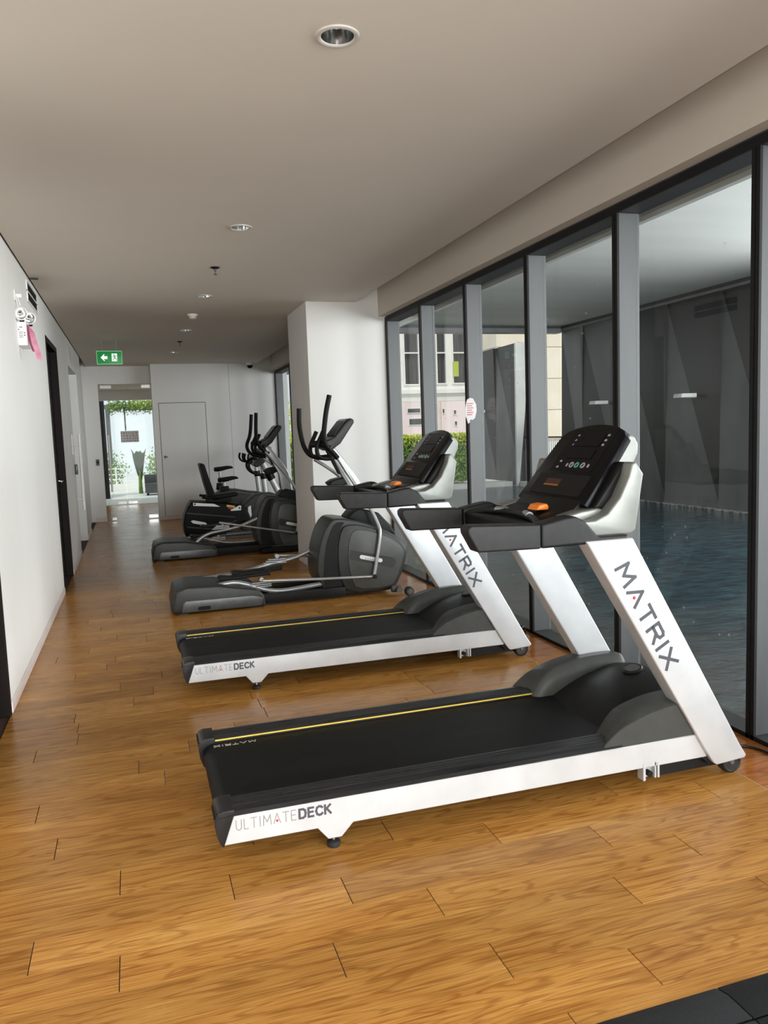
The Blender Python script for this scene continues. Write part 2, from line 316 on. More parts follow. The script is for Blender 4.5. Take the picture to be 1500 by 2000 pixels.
class MB:
    """collects shapes in world coordinates, builds one mesh object"""
    def __init__(s): s.bm = bmesh.new()
    def box(s, x0, x1, y0, y1, z0, z1):
        v = [s.bm.verts.new(p) for p in ((x0, y0, z0), (x1, y0, z0), (x1, y1, z0), (x0, y1, z0), (x0, y0, z1), (x1, y0, z1), (x1, y1, z1), (x0, y1, z1))]
        for f in ((3, 2, 1, 0), (4, 5, 6, 7), (0, 1, 5, 4), (1, 2, 6, 5), (2, 3, 7, 6), (3, 0, 4, 7)): s.bm.faces.new([v[i] for i in f])
        return s
    def quad(s, *pts):
        s.bm.faces.new([s.bm.verts.new(p) for p in pts]); return s
    def prism(s, pts, axis, a, b):
        def P(p, t):
            return {'y': (p[0], t, p[1]), 'x': (t, p[0], p[1]), 'z': (p[0], p[1], t)}[axis]
        A = [s.bm.verts.new(P(p, a)) for p in pts]; Bv = [s.bm.verts.new(P(p, b)) for p in pts]
        n = len(pts)
        fs = [s.bm.faces.new(A), s.bm.faces.new(Bv[::-1])]
        for i in range(n): fs.append(s.bm.faces.new((A[i], Bv[i], Bv[(i + 1) % n], A[(i + 1) % n])))
        bmesh.ops.recalc_face_normals(s.bm, faces=fs)
        return s
    def loft(s, rings, close=True, caps=True):
        R = [[s.bm.verts.new(p) for p in r] for r in rings]
        fs = []
        n = len(R[0])
        for a, b in zip(R, R[1:]):
            for i in range(n if close else n - 1):
                fs.append(s.bm.faces.new((a[i], a[(i + 1) % n], b[(i + 1) % n], b[i])))
        if caps and close:
            fs.append(s.bm.faces.new(R[0][::-1])); fs.append(s.bm.faces.new(R[-1]))
        bmesh.ops.recalc_face_normals(s.bm, faces=fs)
        return s
    def tube(s, path, r, n=12, smooth=0, flat=None):
        P = [Vector(p) for p in path]
        R = list(r) if isinstance(r, (list, tuple)) else [r] * len(P)
        for _ in range(smooth):
            Q, RR = [P[0]], [R[0]]
            for i in range(len(P) - 1):
                a, b = P[i], P[i + 1]
                Q += [a.lerp(b, 0.25), a.lerp(b, 0.75)]; RR += [R[i] * .75 + R[i + 1] * .25, R[i] * .25 + R[i + 1] * .75]
            P, R = Q + [P[-1]], RR + [R[-1]]
        T = []
        for i in range(len(P)):
            d = (P[min(i + 1, len(P) - 1)] - P[max(i - 1, 0)]).normalized(); T.append(d)
        u = T[0].orthogonal().normalized()
        if flat is not None:
            u = (Vector(flat) - T[0] * Vector(flat).dot(T[0])).normalized()
        rings = []
        for i in range(len(P)):
            u = (u - T[i] * u.dot(T[i])).normalized(); w = T[i].cross(u)
            rings.append([P[i] + (u * math.cos(2 * math.pi * k / n) + w * math.sin(2 * math.pi * k / n)) * R[i] for k in range(n)])
        return s.loft(rings)
    def cyl(s, p0, p1, r, n=24, r1=None):
        return s.tube([p0, p1], [r, r if r1 is None else r1], n)
    def lathe(s, c, prof, n=32, axis='z'):
        rings = []
        for r, h in prof:
            ring = []
            for k in range(n):
                a = 2 * math.pi * k / n
                p = {'z': (r * math.cos(a), r * math.sin(a), h), 'y': (r * math.cos(a), h, r * math.sin(a)), 'x': (h, r * math.cos(a), r * math.sin(a))}[axis]
                ring.append(Vector(c) + Vector(p))
            rings.append(ring)
        return s.loft(rings, True, False)
    def bevel(s, w, seg=2, ang=30):
        s.bm.normal_update()
        es = [e for e in s.bm.edges if len(e.link_faces) == 2 and e.calc_face_angle(0) > math.radians(ang)]
        bmesh.ops.bevel(s.bm, geom=es, offset=w, segments=seg, profile=0.6, affect='EDGES', clamp_overlap=True)
        return s
    def build(s, name, m, parent=None, smooth=35, kind=None, label=None):
        me = bpy.data.meshes.new(name)
        org = Vector((0, 0, 0))
        if parent is not None: org = WPOS[parent.name]
        if org.length: bmesh.ops.translate(s.bm, verts=s.bm.verts, vec=-org)
        s.bm.to_mesh(me); s.bm.free()
        me.materials.append(m)
        if smooth:
            me.shade_smooth()
            me.set_sharp_from_angle(angle=math.radians(smooth))
        o = bpy.data.objects.new(name, me); C.objects.link(o)
        if parent is not None: o.parent = parent
        WPOS[o.name] = org.copy()
        if kind: o['kind'] = kind
        if label: o['label'] = label
        return o
def chaikin(P, it=1):
    for _ in range(it):
        Q = []
        for i in range(len(P)):
            (ax, az), (bx, bz) = P[i], P[(i + 1) % len(P)]
            Q += [(ax * .75 + bx * .25, az * .75 + bz * .25), (ax * .25 + bx * .75, az * .25 + bz * .75)]
        P = Q
    return P
def curve(P, n):
    """open Catmull-Rom through P with n steps per span"""
    out = []
    for i in range(len(P) - 1):
        p0, p1, p2, p3 = P[max(i - 1, 0)], P[i], P[i + 1], P[min(i + 2, len(P) - 1)]
        for k in range(n):
            t = k / n
            out.append(tuple(.5 * (2 * b + (c - a) * t + (2 * a - 5 * b + 4 * c - d) * t * t + (3 * b - a - 3 * c + d) * t ** 3) for a, b, c, d in zip(p0, p1, p2, p3)))
    return out + [P[-1]]
def bbox(name, m, parent, x0, x1, y0, y1, z0, z1, bev=0.0, seg=2, **k):
    b = MB().box(x0, x1, y0, y1, z0, z1)
    if bev: b.bevel(bev, seg)
    return b.build(name, m, parent, **k)

# stroke lettering (flat print on its carrier)
GLY = {
 'M': (1.0, [[(0, 0), (.10, 1), (.5, .30), (.90, 1), (1, 0)]]), 'A': (.86, [[(0, 0), (.43, 1), (.86, 0)]]),
 'T': (.76, [[(0, 1), (.76, 1)], [(.38, 1), (.38, 0)]]), 'R': (.74, [[(0, 0), (0, 1), (.55, 1), (.70, .9), (.70, .62), (.55, .5), (0, .5)], [(.38, .5), (.74, 0)]]),
 'I': (.12, [[(.06, 0), (.06, 1)]]), 'X': (.80, [[(0, 0), (.80, 1)], [(0, 1), (.80, 0)]]),
 'U': (.66, [[(0, 1), (0, .26), (.10, .07), (.33, 0), (.56, .07), (.66, .26), (.66, 1)]]), 'L': (.52, [[(0, 1), (0, 0), (.52, 0)]]),
 'E': (.56, [[(.56, 1), (0, 1), (0, 0), (.56, 0)], [(0, .52), (.50, .52)]]), 'D': (.72, [[(0, 0), (0, 1), (.42, 1), (.65, .85), (.72, .5), (.65, .15), (.42, 0), (0, 0)]]),
 'C': (.72, [[(.72, .84), (.56, .97), (.36, 1), (.12, .88), (0, .5), (.12, .12), (.36, 0), (.56, .03), (.72, .16)]]), 'K': (.66, [[(0, 0), (0, 1)], [(.62, 1), (0, .44)], [(.20, .58), (.66, 0)]]),
}
def lettering(text, org, dx, dy, h, w, length, name, m, parent, nrm, dot=None, lift=0.0008, bars=True):
    """strokes in the plane org + s*dx + t*dy; stretched so the text is `length` long"""
    dx, dy, nrm = Vector(dx).normalized(), Vector(dy).normalized(), Vector(nrm).normalized()
    gap = 0.34
    tot = sum(GLY[c][0] for c in text) + gap * (len(text) - 1)
    k = length / tot
    b = MB(); x = 0.0; dots = []; layer = 0
    for c in text:
        wd, strokes = GLY[c]
        for st in strokes:
            for (a0, b0), (a1, b1) in zip(st, st[1:]):
                p = Vector((x + a0) * k * dx + b0 * h * dy); q = Vector((x + a1) * k * dx + b1 * h * dy)
                d = (q - p).normalized(); sd = nrm.cross(d) * (w / 2)
                p2, q2 = p - d * w * 0.42, q + d * w * 0.42
                pts = [Vector(org) + v for v in (p2 - sd, q2 - sd, q2 + sd, p2 + sd)]
                lo = [v + nrm * -0.0005 for v in pts]; layer += 1; hi = [v + nrm * (lift + 0.00006 * (layer % 5)) for v in pts]
                b.loft([lo, hi])
        if c == 'A': dots.append(Vector(org) + dx * (x + wd / 2) * k + dy * h * 0.26)
        x += wd + gap
    o = b.build(name, m, parent, smooth=0)
    if dot:
        for d in dots[:1]:
            MB().cyl(d - nrm * 0.0005, d + nrm * (lift + 0.0004), dot, 12).build('red_dot', MT['red'], o, label='small red dot in the letter A')
    return o

# ------------------------------------------------------------------ room shell
XL, XC, XB, XF, XG = -0.706, 2.216, 2.455, 2.521, 2.640      # left wall, ceiling edge, bulkhead, frame face, glass
ZC, ZH = 2.716, 2.566
Y0 = -3.0
YP0, YP1, XP = 7.79, 8.743, 1.707
YE, YL, XS = 14.39, 14.745, 0.364

floor = structure('floor')
bbox('screed', MT['grout'], floor, -1.7, 2.70, Y0, 18.4, -0.12, -0.0035, smooth=0)
PW, PL = 0.15298, 0.905
ROWY = 1.5746
offs = {0: 1.186, 1: 0.847, 2: 0.441, 3: -0.126, 4: -0.362, 5: 0.2075, 6: -0.131, 7: 0.31, 8: -0.350}
def plank_mesh(w, d):
    me = bpy.data.meshes.new('plank'); h = 0.0035
    e = 0.0012
    vs = [(0, 0, -h), (w, 0, -h), (w, d, -h), (0, d, -h), (0, 0, -e * .5), (w, 0, -e * .5), (w, d, -e * .5), (0, d, -e * .5), (e, e * .4, 0), (w - e, e * .4, 0), (w - e, d - e * .4, 0), (e, d - e * .4, 0)]
    fs = [(0, 1, 5, 4), (1, 2, 6, 5), (2, 3, 7, 6), (3, 0, 4, 7), (4, 5, 9, 8), (5, 6, 10, 9), (6, 7, 11, 10), (7, 4, 8, 11), (8, 9, 10, 11)]
    me.from_pydata(vs, [], fs); me.materials.append(MT['wood']); return me
full = plank_mesh(PL - 0.0028, PW - 0.0006)
XSTRIP = 2.229
far_v, far_f = [], []
nrow0, nrow1 = -9, 110
for k in range(nrow0, nrow1):
    y = ROWY + PW * k
    if y > 18.3: break
    o = offs.get(k, rnd.uniform(-0.4, 0.5))
    if k in offs: pass
    x = o
    while x > -1.6: x -= PL
    while x < XSTRIP:
        x0 = max(x, XL if y < YL else -1.6); x1 = min(x + PL, XSTRIP)
        if y > YL: x1 = min(x1, 1.6)
        if x1 - x0 > 0.02 and x1 > x0:
            w = x1 - x0 - 0.0028
            if 0.8 < y < 9.4:
                me = full if abs(w - (PL - 0.0028)) < 1e-4 else plank_mesh(w, PW - 0.0006)
                p = bpy.data.objects.new('plank', me); C.objects.link(p); p.parent = floor
                p.location = (x0 + 0.0014, y + 0.0003, rnd.uniform(-0.0003, 0.0))
            else:
                n = len(far_v); z = rnd.uniform(-0.0003, 0)
                a, b2, c, d = x0 + .0014, x1 - .0014, y + .0003, y + PW - .0003
                far_v += [(a, c, -.0035), (b2, c, -.0035), (b2, d, -.0035), (a, d, -.0035), (a, c, z), (b2, c, z), (b2, d, z), (a, d, z)]
                far_f += [tuple(n + i for i in f) for f in ((0, 1, 5, 4), (1, 2, 6, 5), (2, 3, 7, 6), (3, 0, 4, 7), (4, 5, 6, 7))]
        x += PL
me = bpy.data.meshes.new('distant_planks'); me.from_pydata(far_v, [], far_f); me.materials.append(MT['wood'])
o = bpy.data.objects.new('distant_planks', me); C.objects.link(o); o.parent = floor; o['kind'] = 'stuff'
# reddish glazed strip along the window, set in pale grout
bbox('grout_bed', MT['pale_grout'], floor, XSTRIP - 0.002, XF + 0.15, Y0, 14.39, -0.0034, -0.0012, smooth=0)
yy = 2.573 - 6 * 0.905
while yy < 14.3:
    bbox('strip_tile', MT['wood_red'], floor, XSTRIP + 0.003, XF + 0.01, max(yy, Y0) + 0.0015, min(yy + 0.905, 14.38) - 0.0015, -0.0036, 0.0, smooth=0)
    yy += 0.905

# left wall with its openings
wl = structure('wall_left')
def wall_piece(y0, y1, z0, z1, x0=XL - 0.16, x1=XL):
    bbox('wall_panel', MT['wall'], wl, x0, x1, y0, y1, z0, z1, smooth=0)
wall_piece(Y0, 3.30, 0, 2.955)
wall_piece(3.30, 4.462, 2.41, 2.955)
wall_piece(4.462, 7.93, 0, 2.955)
wall_piece(7.93, 9.02, 2.41, 2.955)
wall_piece(9.02, 10.55, 0, 2.955)
wall_piece(10.55, 12.15, 2.37, 2.955)
wall_piece(12.15, 13.06, 0, 2.955)
wall_piece(13.06, YL + 0.1, 0, 2.955, XL - 0.22, XL - 0.07)
wb = structure('baseboard_left')
for a, b in ((Y0, 3.28), (4.475, 7.90), (9.05, 10.53), (12.17, 13.06)):
    bbox('skirting', MT['skirting'], wb, XL, XL + 0.009, a, b, 0, 0.062, 0.002, 1)
wall_dark = structure('trim_1')
bbox('void_cover', MT['wall'], wall_dark, XL - 1.5, XL - 0.5, Y0, 3.2, 0, 2.955, smooth=0)

def dark_door(nm, ya, yb, zt, depth):
    d = structure(nm)
    bbox('jamb', MT['darkwood'], d, XL - 0.155, XL + 0.006, ya, ya + 0.045, 0, zt, 0.003, 1)
    bbox('jamb', MT['darkwood'], d, XL - 0.155, XL + 0.006, yb - 0.045, yb, 0, zt, 0.003, 1)
    bbox('head_jamb', MT['darkwood'], d, XL - 0.155, XL + 0.006, ya + 0.045, yb - 0.045, zt - 0.05, zt, 0.003, 1)
    lf = bbox('door_leaf', MT['darkwood'], d, XL - depth - 0.045, XL - depth, ya + 0.045, yb - 0.045, 0.004, zt - 0.05, 0.003, 1)
    MB().tube([(XL - depth, yb - 0.14, 1.02), (XL - depth + 0.04, yb - 0.14, 1.02), (XL - depth + 0.04, yb - 0.27, 1.02)], 0.009, 10).build('lever', MT['chrome'], lf)
dark_door('door_1', 3.31, 4.458, 2.405, 0.10)
dark_door('door_2', 7.935, 9.015, 2.405, 0.06)
# glazed side door in a white recess with a long pull bar
d3 = structure('door_3')
bbox('reveal', MT['wall'], d3, XL - 0.16, XL - 0.001, 10.55, 10.60, 0, 2.37, smooth=0)
bbox('reveal', MT['wall'], d3, XL - 0.16, XL - 0.001, 12.10, 12.15, 0, 2.37, smooth=0)
bbox('door_leaf', MT['sidedoor'], d3, XL - 0.15, XL - 0.11, 10.60, 12.10, 0.01, 2.34, 0.004, 1)
hb = MB().tube([(-0.640, 10.62, 0.56), (-0.640, 10.62, 1.52)], 0.016, 12)
hb.cyl((XL - 0.11, 10.62, 0.70), (-0.64, 10.62, 0.70), 0.009, 10); hb.cyl((XL - 0.11, 10.62, 1.38), (-0.64, 10.62, 1.38), 0.009, 10)
hb.build('pull_handle', MT['white'], d3, label='long pale pull bar')
# small narrow door beyond, at the end of the left wall
d4 = structure('door_4')
bbox('door_leaf', MT['wall'], d4, XL - 0.07, XL - 0.055, 13.30, 14.20, 0.01, 2.30, 0.003, 1)
bbox('frame_strip', MT['greyframe'], d4, XL - 0.07, XL - 0.05, 13.25, 13.29, 0.0, 2.34, 0.002, 1)

# ceiling: flat slab with round cut-outs, curtain pocket beyond its edge
ceil = structure('ceiling')
DL = [(0.728, 0.19), (0.728, 2.647), (0.728, 5.107), (0.714, 7.575), (0.694, 9.95), (0.676, 12.45)]
RCUT, HS = 0.060, 0.11
cb = MB()
xa, xb_ = XL + 0.012, XC
def cquad(x0, x1, y0, y1): cb.quad((x0, y0, ZC), (x0, y1, ZC), (x1, y1, ZC), (x1, y0, ZC))
prev = Y0
for (cx, cy) in DL:
    cquad(xa, xb_, prev, cy - HS)
    cquad(xa, cx - HS, cy - HS, cy + HS); cquad(cx + HS, xb_, cy - HS, cy + HS)
    n = 32; ring, sq = [], []
    for k in range(n):
        a = 2 * math.pi * k / n
        ring.append(cb.bm.verts.new((cx + RCUT * math.cos(a), cy + RCUT * math.sin(a), ZC)))
        m_ = max(abs(math.cos(a)), abs(math.sin(a)))
        sq.append(cb.bm.verts.new((cx + HS * math.cos(a) / m_, cy + HS * math.sin(a) / m_, ZC)))
    for k in range(n):
        j = (k + 1) % n
        cb.bm.faces.new((ring[k], ring[j], sq[j], sq[k]))
    prev = cy + HS
cquad(xa, xb_, prev, YL)
bmesh.ops.recalc_face_normals(cb.bm, faces=cb.bm.faces)
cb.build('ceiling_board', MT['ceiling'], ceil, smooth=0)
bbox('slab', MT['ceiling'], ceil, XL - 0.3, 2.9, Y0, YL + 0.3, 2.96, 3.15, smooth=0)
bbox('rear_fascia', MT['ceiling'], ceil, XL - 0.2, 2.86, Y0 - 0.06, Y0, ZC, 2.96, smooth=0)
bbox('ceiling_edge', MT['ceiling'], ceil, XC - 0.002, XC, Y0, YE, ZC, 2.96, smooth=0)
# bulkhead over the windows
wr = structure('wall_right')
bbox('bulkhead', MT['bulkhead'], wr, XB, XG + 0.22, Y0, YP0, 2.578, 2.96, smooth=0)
bbox('bulkhead', MT['bulkhead'], wr, XB, XG + 0.22, YP1, YE, 2.578, 2.96, smooth=0)
# pillar
wp = structure('wall_pillar')
bbox('pillar', MT['wall'], wp, XP, XG + 0.012, YP0, YP1, 0, 2.96, 0.004, 1)

# end wall: projecting right part with a flush service door, set-back left part with the glass door
we = structure('wall_end')
bbox('wall_panel', MT['wall'], we, XS, 0.462, YE, YE + 0.16, 0, 2.955, smooth=0)
bbox('wall_panel', MT['wall'], we, 0.462, 1.268, YE, YE + 0.16, 2.048, 2.955, smooth=0)
bbox('wall_panel', MT['wall'], we, 1.268, 1.697, YE, YE + 0.16, 0, 2.955, smooth=0)
bbox('wall_panel', MT['wall'], we, 1.701, 2.75, YE, YE + 0.16, 0, 2.96, smooth=0)
bbox('joint_backing', MT['dark'], we, 1.60, 1.80, YE + 0.004, YE + 0.12, 0, 2.955, smooth=0)
bbox('sill_panel', MT['wall'], we, 0.462, 1.268, YE, YE + 0.16, 0, 0.062, smooth=0)
bbox('return_panel', MT['wall'], we, XS, XS + 0.12, YE + 0.16, YL + 0.12, 0, 2.955, smooth=0)
bbox('wall_panel', MT['wall'], we, XL - 0.1, -0.525, YL, YL + 0.12, 0, 2.955, smooth=0)
bbox('wall_panel', MT['wall'], we, -0.525, XS, YL, YL + 0.12, 2.41, 2.955, smooth=0)
be = structure('baseboard_end')
bbox('skirting', MT['skirting'], be, XS, 2.5, YE - 0.010, YE, 0, 0.062, 0.002, 1)
bbox('skirting', MT['skirting'], be, XL, -0.53, YL - 0.010, YL, 0, 0.075, 0.002, 1)
d5 = structure('door_5')
bbox('door_leaf', MT['wall'], d5, 0.470, 1.260, YE + 0.004, YE + 0.04, 0.066, 2.040, 0.002, 1)
bbox('rebate', MT['dark'], d5, 0.455, 1.275, YE + 0.045, YE + 0.10, 0.05, 2.055, smooth=0)
bbox('latch', MT['greyhub'], d5, 0.505, 0.545, YE - 0.004, YE + 0.006, 1.085, 1.125, 0.003, 1)
MB().cyl((0.558, YE + 0.004, 1.105), (0.558, YE - 0.006, 1.105), 0.010, 12).build('keyhole', MT['dark'], d5)

# glass door in the end wall with patch fittings and a long pull bar
d6 = structure('door_6')
bbox('pane', MT['doorglass'], d6, -0.520, XS - 0.004, YL + 0.045, YL + 0.055, 0.012, 2.395, smooth=0)
bbox('patch_fitting', MT['chrome'], d6, -0.49, -0.30, YL + 0.035, YL + 0.065, 2.335, 2.395, 0.003, 1)
bbox('patch_fitting', MT['chrome'], d6, 0.20, 0.355, YL + 0.035, YL + 0.065, 2.335, 2.395, 0.003, 1)
bbox('patch_fitting', MT['chrome'], d6, 0.19, 0.355, YL + 0.035, YL + 0.065, 0.012, 0.075, 0.003, 1)
bbox('patch_fitting', MT['chrome'], d6, -0.44, -0.36, YL + 0.035, YL + 0.065, 0.012, 0.06, 0.003, 1)
pb = MB().tube([(-0.405, YL - 0.03, 0.52), (-0.405, YL - 0.03, 1.52)], 0.017, 12)
pb.cyl((-0.405, YL - 0.03, 0.70), (-0.405, YL + 0.05, 0.70), 0.009, 10); pb.cyl((-0.405, YL - 0.03, 1.34), (-0.405, YL + 0.05, 1.34), 0.009, 10)
pb.build('pull_handle', MT['white'], d6, label='long pale pull bar')

# window walls
def mullion(par, y, w=0.048, cap=True):
    mm = bbox('mullion', MT['greyframe'], par, XF + 0.012, XG + 0.02, y, y + w, 0.02, ZH - 0.042, 0.0015, 1)
    c = MB().box(XF, XF + 0.012, y, y + w * 0.44, 0.0, ZH - 0.042); c.box(XF + 0.004, XF + 0.012, y + w * 0.44, y + w * 0.56, 0, ZH - 0.042); c.box(XF, XF + 0.012, y + w * 0.56, y + w, 0.0, ZH - 0.042)
    c.build('mullion_cap', MT['blackframe'], mm, smooth=0, label='black grooved cap facing the room')
def window(nm, ya, yb, ys):
    w = structure(nm)
    MB().box(XF, XF + 0.012, ya, yb, ZH - 0.042, ZH).build('head_cap', MT['blackframe'], w, smooth=0, label='black strip along the window head')
    MB().box(XF + 0.012, XG + 0.03, ya, yb, ZH - 0.042, 2.578).build('head_frame', MT['beam'], w, smooth=0)
    MB().box(XF + 0.004, XG + 0.03, ya, yb, 0.0005, 0.020).build('sill_frame', MT['greyframe'], w, smooth=0)
    MB().box(XF, XF + 0.004, ya, yb, 0.0005, 0.020).build('sill_cap', MT['blackframe'], w, smooth=0)
    for y in ys: mullion(w, y)
    for a, b in zip(ys, ys[1:]):
        bbox('pane', MT['glass'], w, XG - 0.003, XG + 0.003, a + 0.048, b, 0.02, ZH - 0.042, smooth=0)
    return w
ys1 = [2.722 + 1.0085 * k for k in range(-6, 5)] + [YP0 - 0.050]
w1 = window('window_1', Y0, YP0, ys1)
ys2 = [YP1 + 0.02, 9.90, 10.95, 12.0, 12.98, YE - 0.06]
w2 = window('window_2', YP1, YE, ys2)

# ------------------------------------------------------------------ treadmill (first one built at y = 2.5, the second is a copy)
TX, TY = 1.20, 2.89
def make_treadmill():
    t = thing('treadmill', 'silver treadmill with black belt standing closest to the rubber mats', 'treadmill', (TX, TY, 0), 'treadmills facing the windows')
    Y = lambda v: 2.5 + v
    MIR = lambda v: 2.5 + 0.77 - v
    for side in (0, 1):
        yv = Y if side == 0 else MIR
        # white side frame
        fr = MB().prism([(0.196, .091), (2.09, .085), (2.058, .184), (0.2335, .1905)], 'y', yv(0), yv(0.034)).bevel(.003, 1).build('side_frame', MT['silver'], t)
        if side == 0:
            lettering('ULTIMATE', (0.240, Y(0), .1365), (1, 0, 0.0), (0, 0, 1), .034, .0027, .197, 'lettering', MT['textpale'], fr, (0, -1, 0), dot=.004)
            lettering('DECK', (0.4495, Y(0), .1385), (1, 0, 0.0), (0, 0, 1), .030, .0075, .107, 'lettering', MT['textgrey'], fr, (0, -1, 0))
        # ribbed rail cover
        prof = [(-.003, .1875), (-.003, .192), (.005, .2000), (.020, .2052)]
        for r in range(5):
            a = .034 + r * .014
            prof += [(a, .2060), (a + .003, .2085), (a + .008, .2085), (a + .011, .2060)]
        prof += [(.108, .2050), (.117, .198), (.118, .150), (.010, .150), (.002, .1875)]
        rings = [[(u, yv(p[0]), p[1]) for p in prof] for u in (0.228, 1.70)]
        rc = MB().loft(rings).build('rail_cover', MT['ribbed'], t, smooth=25)
        MB().box(0.238, 1.70, min(yv(.1165), yv(.1200)), max(yv(.1165), yv(.1200)), .1940, .1993).build('yellow_line', MT['yellow'], rc, label='thin yellow line along the inner edge')
        # rear end cap
        side_pr = [(.236, .2085), (.200, .2085), (.182, .202), (.174, .188), (.172, .165), (.176, .130), (.186, .100), (.194, .0885), (.1965, .0885), (.2335, .1890), (.236, .1905)]
        cp = MB().prism(side_pr, 'y', yv(-.004), yv(.120)).bevel(.009, 3, 25)
        cp.build('end_cap', MT['ribbed'], t, smooth=60)
        MB().prism([(.171, .1885), (.2345, .1915), (.2345, .1895), (.171, .1865)], 'y', yv(-.0045), yv(.10)).build('cap_seam', MT['dark'], t, smooth=0)
        # levelling foot on its bracket, front bracket, wheel
        bk = MB().prism([(0.508, .0925), (0.637, .0925), (0.592, .046), (0.545, .046)], 'y', yv(.001), yv(.034)).bevel(.002, 1).build('foot_bracket', MT['silver'], t)
        ft = MB().lathe((0.571, yv(.040), 0), [(0, 0), (.022, 0), (.0235, .006), (.0235, .016), (.017, .022), (.008, .024), (0, .024)], 20)
        ft.build('foot_pad', MT['tyre'], bk)
        MB().cyl((0.571, yv(.040), .02), (0.571, yv(.040), .052), .007, 12).build('threaded_stem', MT['chrome'], bk)
        fb = MB().box(1.793, 1.803, min(yv(-.002), yv(.035)), max(yv(-.002), yv(.035)), .036, .102)
        fb.box(1.846, 1.852, min(yv(.0), yv(.035)), max(yv(.0), yv(.035)), .040, .102); fb.box(1.858, 1.866, min(yv(-.002), yv(.035)), max(yv(-.002), yv(.035)), .040, .102)
        fb.box(1.803, 1.858, min(yv(.02), yv(.035)), max(yv(.02), yv(.035)), .040, .102)
        fbo = fb.build('front_bracket', MT['silver'], t, smooth=0)
        MB().cyl((1.823, yv(.022), .060), (1.823, yv(-.004), .060), .012, 16).build('bolt', MT['dark'], fbo)
        wy = yv(.012)
        wh = MB(); ws = -1 if side == 0 else 1
        wh.lathe((2.207, wy, .046), [(0, .026 * -ws), (.036, .026 * -ws), (.045, .020 * -ws), (.046, 0), (.043, .018 * ws), (.037, .021 * ws), (.032, .015 * ws), (0, .015 * ws)], 28, 'y')
        wo = wh.build('wheel', MT['tyre'], t)
        MB().lathe((2.207, wy, .046), [(0, .021 * ws), (.009, .020 * ws), (.012, .015 * ws), (.012, .012 * ws)], 16, 'y').build('hub', MT['greyhub'], wo)
        # leaning mast
        v0, v1 = -.014, .066
        ms = MB()
        poly = [(2.112, .060), (2.128, .050), (2.262, .058), (2.270, .070), (2.24, .115), (1.742, .990), (1.545, .990), (1.575, .94), (2.08, .105)]
        ms.prism(poly, 'y', yv(v0), yv(v1)).bevel(.014, 4, 20)
        mo = ms.build('mast', MT['silver'], t, smooth=50)
        if side == 0:
            lettering('MATRIX', (1.6665, Y(v0), .876), (.4795, 0, -.8775), (.8775, 0, .4795), .058, .0125, .463, 'lettering', MT['textgrey'], mo, (0, -1, 0), dot=.0065)
            MB().cyl((1.596, Y(.03), .935), (1.588, Y(.03), .932), .012, 12).build('bolt', MT['dark'], mo)
        MB().prism([(2.045, .17), (2.083, .085), (2.12, .055), (2.105, .05), (2.065, .085), (2.03, .16)], 'y', yv(.004), yv(.05)).build('mast_gasket', MT['dark'], t, smooth=0)
    # running belt, a closed loop round the rear roller
    bl = [(1.76, .187)]
    for k in range(9):
        a = math.pi / 2 + math.pi * k / 8
        bl.append((.232 + .046 * math.cos(a), .141 + .046 * math.sin(a)))
    bl += [(1.76, .095)]
    belt = MB().prism(bl, 'y', Y(.1185), Y(.6515)).build('running_belt', MT['belt'], t, smooth=45)
    lettering('MATRIX', (0.395, Y(.622), .1872), (-1, 0, 0), (0, -1, 0), .016, .0032, .165, 'lettering', MT['textwhite'], belt, (0, 0, 1))
    MB().box(0.30, 2.05, Y(.035), Y(.735), .088, .150).build('under_deck', MT['dark'], t, smooth=0)
    MB().box(1.88, 2.19, Y(.03), Y(.74), .030, .085).build('front_crossbar', MT['dark'], t, smooth=0)
    # motor hood: two arched side bands and a sunken domed middle
    arc = curve([(1.618, .190), (1.632, .2085), (1.690, .252), (1.770, .287), (1.870, .312), (1.950, .320), (2.04, .323), (2.10, .321), (2.135, .312), (2.158, .270), (2.185, .20)], 3)
    for side in (0, 1):
        yv = Y if side == 0 else MIR
        h = MB(); rings = []
        for (u, z) in arc:
            lift = .016 * min(1, max(0, (u - 1.62) / .12))
            ui = u + (.045 if u < 1.75 else .0) * max(0, 1 - (u - 1.618) / .14)
            drop = z - .10
            rings.append([(u, yv(.000), .186 if u < 2.18 else .12), (u, yv(.000), z - .004), (u, yv(.004), z), (ui, yv(.070), z + lift * .75), (ui, yv(.122), z + lift), (ui, yv(.130), z + lift - .006), (ui, yv(.150), max(.14, z - .045)), (ui, yv(.150), .12)])
        h.loft(rings)
        h.build('hood_band', MT['hood'], t, smooth=38, label='charcoal arched side band of the motor hood')
    zc = curve([(1.705, .1885), (1.712, .198), (1.745, .220), (1.80, .246), (1.87, .275), (1.95, .300), (2.03, .319), (2.085, .327), (2.125, .318), (2.155, .280), (2.18, .19)], 2)
    rings = []
    NV = 14
    for i, (u, z) in enumerate(zc):
        r = []
        for k in range(NV + 1):
            q = -1 + 2 * k / NV
            v = .385 + .248 * q
            du = .0
            r.append((u + .022 * (k / NV) * max(0, 1 - i / 12), Y(v), z - .034 + .046 * (1 - q * q) * min(1, i / 8.0)))
        r += [(u, Y(.633), .10), (u, Y(.137), .10)]
        rings.append(r)
    hp = MB().loft(rings).build('hood_panel', MT['hooddark'], t, smooth=60, label='black domed middle panel of the motor hood')
    # emblem puck on the hood
    e1 = MB().lathe((0, 0, 0), [(0, -.004), (.044, -.004), (.045, .004), (.040, .009), (.036, .0095), (.0345, .0075), (0, .0075)], 28)
    e2 = MB().lathe((0, 0, 0), [(0, .0078), (.033, .0078), (.033, .0088), (0, .0100)], 28)
    R = Matrix.Translation((2.030, Y(.405), .3345)) @ Matrix.Rotation(-.24, 4, 'Y') @ Matrix.Rotation(.06, 4, 'X')
